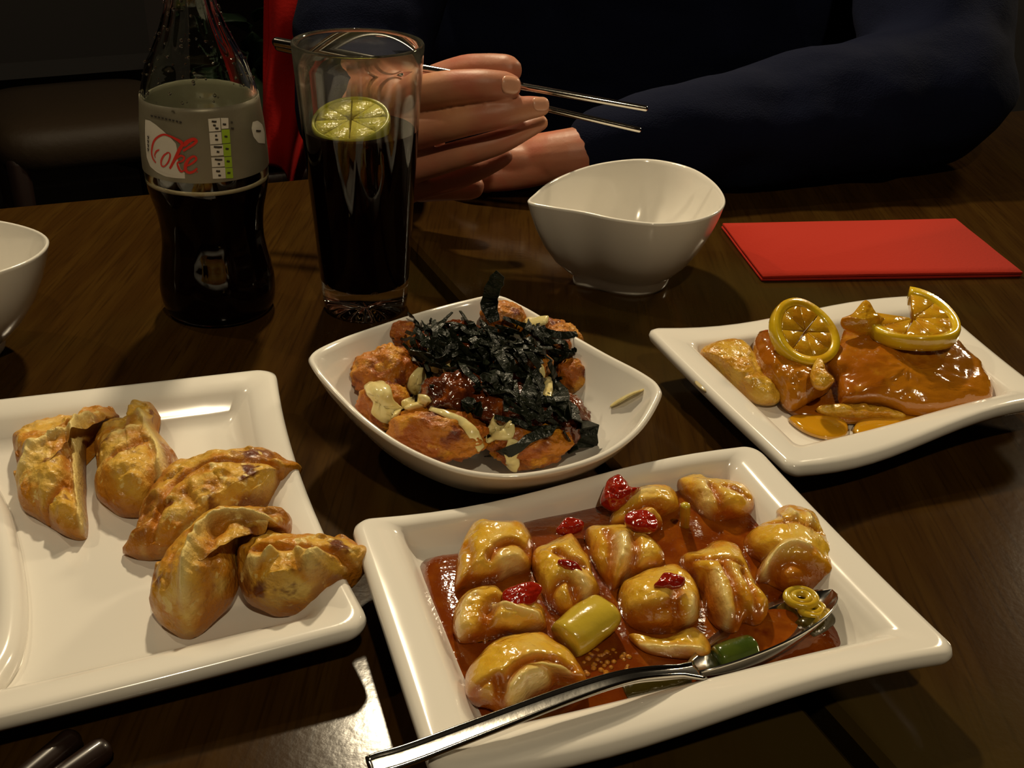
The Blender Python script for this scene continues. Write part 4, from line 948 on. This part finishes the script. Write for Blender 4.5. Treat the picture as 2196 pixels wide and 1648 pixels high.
# thumb, from the side of the palm, tip behind the index finger on top of the sticks
parts.append(limb([fp(850, 250, .705), fp(905, 200, .698), (fp(985, 160, .688)), fp(1040, 150, .680), fp(1085, 150, .674), fp(1096, 152, .672)], [.0150, .0135, .0110, .0098, .0092, .0078]))
# palm and back of the hand, wrist, forearm, upper arm
for a, b, r0, r1 in (((868, 215, .676), (800, 205, .735), .0135, .020), ((862, 275, .676), (795, 235, .735), .0135, .021), ((862, 330, .680), (795, 260, .738), .0125, .020), ((870, 395, .692), (800, 290, .742), .0110, .018), ((905, 300, .690), (820, 265, .735), .016, .018), ((940, 250, .688), (850, 255, .715), .014, .018)):
    p, q = fp(*a), fp(*b); parts.append(limb([p, p.lerp(q, .5), q], [r0, (r0 + r1) / 2, r1]))
wr = fp(795, 245, .742); el = fp(775, 230, .900); shr = Vector((-.115, 1.08, .30))
parts.append(limb([fp(830, 255, .720), wr, wr.lerp(el, .5), el], [.020, .024, .033, .040]))
parts.append(limb([el, el.lerp(shr, .5), shr], [.040, .044, .05]))
# left arm resting on the table, hand loosely closed
wl = at(1262, 330, .034); ell = Vector((.335, .905, .055)); shl = Vector((.36, 1.17, .28))
kn = at(1108, 345, .024)
parts.append(limb([kn, wl, wl.lerp(ell, .4), ell], [.017, .0205, .033, .040]))
parts.append(limb([ell, ell.lerp(shl, .5), shl], [.040, .046, .05]))
for k, (dx, r) in enumerate(((0.0, .0100), (.6, .0102), (1.2, .0098), (1.8, .0085))):
    b0 = kn + Vector((.004, -.012 + .013 * dx, .004 - .002 * dx)); parts.append(limb([b0 + Vector((.02, 0, .002)), b0, b0 + Vector((-.028, .003, -.002)), b0 + Vector((-.038, .004, -.014)), b0 + Vector((-.024, .004, -.0195))], [r * 1.05, r * 1.1, r, r * .9, r * .75]))
parts.append(limb([wl + Vector((-.01, -.008, -.002)), kn + Vector((0, -.012, -.006)), kn + Vector((-.028, -.014, -.010)), kn + Vector((-.044, -.010, -.014))], [.013, .0115, .0100, .0080]))
for a, b in ((kn + Vector((.006, -.010, 0)), wl), (kn + Vector((.006, .008, -.002)), wl), (kn + Vector((.008, .020, -.006)), wl)):
    parts.append(limb([a, a.lerp(b, .5), b], [.0125, .0145, .018]))
# chest and neck under the clothes tie both arms into one body
ch = [shr, Vector((.0, 1.16, .30)), Vector((.13, 1.19, .30)), Vector((.25, 1.20, .30)), shl]
parts.append(limb(ch, [.05, .075, .08, .075, .05]))
parts.append(limb([Vector((.13, 1.19, .30)), Vector((.12, 1.17, .40)), Vector((.115, 1.14, .47))], [.07, .055, .052]))
parts.append(limb([Vector((.13, 1.19, .30)), Vector((.14, 1.25, .05)), Vector((.15, 1.29, -.25))], [.08, .10, .10]))
bm_ = voxel(*join(*parts), .0016, 2)
bm_.name = 'person'
person = bpy.data.objects.new('person', bm_); COL.objects.link(person); bm_.materials.clear(); bm_.materials.append(M_skin)
bm_.polygons.foreach_set('use_smooth', [True] * len(bm_.polygons))
tag(person, 'person in a dark navy sweater sitting across the table, holding steel chopsticks', 'person')
# fingernails
pt = BVHTree.FromObject(person, bpy.context.evaluated_depsgraph_get())
def nail(px, py, wl_, ww, ang):
    d = ray(px, py); l, n_, i, ds = pt.ray_cast(EYE, d)
    if l is None: return
    a = math.radians(ang); u = (RT * math.cos(a) + UP * math.sin(a)); u = (u - n_ * u.dot(n_)).normalized(); v = n_.cross(u); R = []
    for h, s in ((-.0006, 1.0), (.0003, 1.0), (.0007, .86), (.0009, .45)):
        ring = []
        for k in range(24):
            t = 2 * math.pi * k / 24; x = math.copysign(abs(math.cos(t)) ** .6, math.cos(t)) * wl_ * s; y = math.copysign(abs(math.sin(t)) ** .75, math.sin(t)) * ww * s
            ring.append(l + u * x + v * y + n_ * (h - (y * y) / .018))
        R.append(ring)
    mesh('fingernail', *rings_mesh(R), M_nail, person)
nail(1096, 182, .0058, .0052, -4); nail(1160, 222, .0054, .0042, 8)

sw = []
sw.append(limb([wr.lerp(el, .08), wr.lerp(el, .5), el], [.034, .044, .055]))
sw.append(limb([el, el.lerp(shr, .5), shr], [.055, .062, .075]))
sw.append(limb([wl.lerp(ell, .03), wl.lerp(ell, .3), wl.lerp(ell, .7), ell], [.0290, .043, .056, .060]))
sw.append(limb([ell, ell.lerp(shl, .5), shl], [.060, .066, .080]))
for s0, s1, r in ((.0, .0, .10), (.25, .0, .125), (.5, .0, .13), (.75, .0, .125), (1., .0, .10)):
    t_ = shr.lerp(shl, .12 + .76 * s0) + Vector((.03, .09, -.02)); bmv = Vector((t_.x + .01, t_.y + .06, -.34)); sw.append(limb([t_, t_.lerp(bmv, .35) + Vector((.015, -.045, 0)), t_.lerp(bmv, .7), bmv], [r * .8, r, r, r]))
me_ = voxel(*join(*sw), .0075, 4); n = len(me_.vertices); co = np.empty(n * 3); me_.vertices.foreach_get('co', co); co = co.reshape(-1, 3); no = np.empty(n * 3); me_.vertices.foreach_get('normal', no); no = no.reshape(-1, 3)
dv = np.array([noise.fractal(Vector((c_[0] * 9, c_[1] * 9, c_[2] * 16)), 1, 2, 3) * .007 + math.sin(c_[0] * 70 + 6 * noise.noise(Vector(c_) * 9)) * .0016 for c_ in co])
co = co + no * dv[:, None]
inside = (co[:, 2] < .0035) & (((co[:, :2] - np.array([FAR.x, FAR.y])) @ np.array([TA.x, TA.y])) < .0)
co[inside, 2] = .0035
me_.vertices.foreach_set('co', co.ravel()); me_.update()
me_.name = 'sweater'; sweater = bpy.data.objects.new('sweater', me_); COL.objects.link(sweater); sweater.parent = person; me_.materials.clear(); me_.materials.append(M_navy)
me_.polygons.foreach_set('use_smooth', [True] * len(me_.polygons))
# legs under the table so that the figure sits
lg = []
for hx, kx in ((Vector((.06, 1.29, -.30)), Vector((.02, .93, -.27))), (Vector((.24, 1.32, -.30)), Vector((.24, .99, -.27)))):
    lg.append(limb([hx, hx.lerp(kx, .5), kx], [.09, .082, .065])); lg.append(limb([kx, kx + Vector((.01, .06, -.22)), kx + Vector((.02, .10, -.44))], [.062, .056, .045]))
    lg.append(limb([kx + Vector((.02, .10, -.44)), kx + Vector((.02, -.08, -.45))], [.034, .026]))
M_trouser = mat('dark_trousers', (.008, .008, .010), .9)
tm = voxel(*join(*lg), .009, 2); tm.name = 'trousers'; to = bpy.data.objects.new('trousers', tm); COL.objects.link(to); to.parent = person; tm.materials.clear(); tm.materials.append(M_trouser)
tm.polygons.foreach_set('use_smooth', [True] * len(tm.polygons))
chair('dining_chair', 'dark chair that the person in navy sits on', (.165, 1.36, 0), math.atan2(-TA.y, -TA.x), M_black, M_darkwood, .46, .55, -.37)

# ------------------------------------------------------------------ red jacket and dim background
# jacket hangs in folds beside the person
jp = []
NX, NY = 34, 40
topL, topR = aty(566, -60, 1.19), aty(760, -60, 1.21); botL, botR = aty(556, 385, 1.17), aty(690, 370, 1.19)
for j in range(NY + 1):
    v = j / NY
    for i in range(NX + 1):
        u = i / NX
        p = topL.lerp(topR, u).lerp(botL.lerp(botR, u), v)
        fold = .012 * math.sin(u * 15 + 2.2 * v + 1.5 * noise.noise(Vector((u * 3, v * 2, 0)))) * (.4 + v) + .02 * noise.noise(Vector((u * 2.5, v * 3, 1)))
        jp.append(p + Vector((0, fold, .02 * math.sin(u * 9) * v)))
F = []
for j in range(NY):
    for i in range(NX):
        a = j * (NX + 1) + i; F.append((a, a + 1, a + NX + 2, a + NX + 1))
k = len(jp); V = jp + [p + Vector((0, .012, 0)) for p in jp]; F2 = [tuple(reversed([q + k for q in f])) for f in F]
edge = []
for j in range(NY):
    a = j * (NX + 1); edge.append((a, a + NX + 1, a + NX + 1 + k, a + k)); a += NX; edge.append((a, a + k, a + NX + 1 + k, a + NX + 1))
for i in range(NX):
    edge.append((i, i + k, i + 1 + k, i + 1)); a = NY * (NX + 1) + i; edge.append((a, a + 1, a + 1 + k, a + k))
tag(mesh('red_jacket', V, F + F2 + edge, M_redcloth), 'red jacket hanging in folds beside the person in navy', 'jacket')
hk = empty('coat_stand', 'dark stand behind the red jacket', 'stand')
bs = (topL + topR) / 2 + Vector((0, .05, 0))
mesh('post', *tube([(bs.x, bs.y, -.74), (bs.x, bs.y, .5)], .014, 12), M_darkwood, hk); mesh('base', *lathe([(.16, 0), (.16, .015), (.03, .03)], 32, (bs.x, bs.y, -.75)), M_darkwood, hk)
mesh('hook', *tube([(bs.x, bs.y, .42), (bs.x, bs.y - .05, .40), (bs.x, bs.y - .06, .44)], .006, 8), M_darkwood, hk)
# potted plant, mostly hidden behind the bottle neck
pl = empty('potted_plant', 'dark green plant in the gloom behind the bottle neck', 'plant')
pc = aty(540, 60, 2.3); mesh('pot', *lathe([(.09, 0), (.13, .26), (.14, .28), (.12, .28), (.115, .25)], 32, (pc.x, pc.y, -.75)), M_darkwood, pl)
mesh('stem', *tube([(pc.x, pc.y, -.5), (pc.x + .01, pc.y, pc.z - .12)], .012, 8), M_darkwood, pl)
random.seed(3)
for k in range(46):
    a = random.uniform(0, 2 * math.pi); e = random.uniform(-.5, .9); ln = random.uniform(.10, .20); d = Vector((math.cos(a) * math.cos(e), math.sin(a) * math.cos(e), math.sin(e)))
    p0_ = Vector((pc.x, pc.y, pc.z - .1 + random.uniform(-.15, .1))); sdv = d.cross(Vector((0, 0, 1))).normalized(); R = []
    for u, w_ in ((.15, .004), (.4, .026), (.65, .030), (.85, .018), (1., .002)):
        q = p0_ + d * ln * u + Vector((0, 0, -.06 * u * u)); R.append([q - sdv * w_, q + Vector((0, 0, .004)), q + sdv * w_, q - Vector((0, 0, .002))])
    mesh('leaf', *rings_mesh(R), M_green, pl)
pcx = aty(335, 30, 3.0)
structure('pillar', box((pcx.x, pcx.y, .6), .07, .07, 2.7, (1, 0), .004), M_pale)
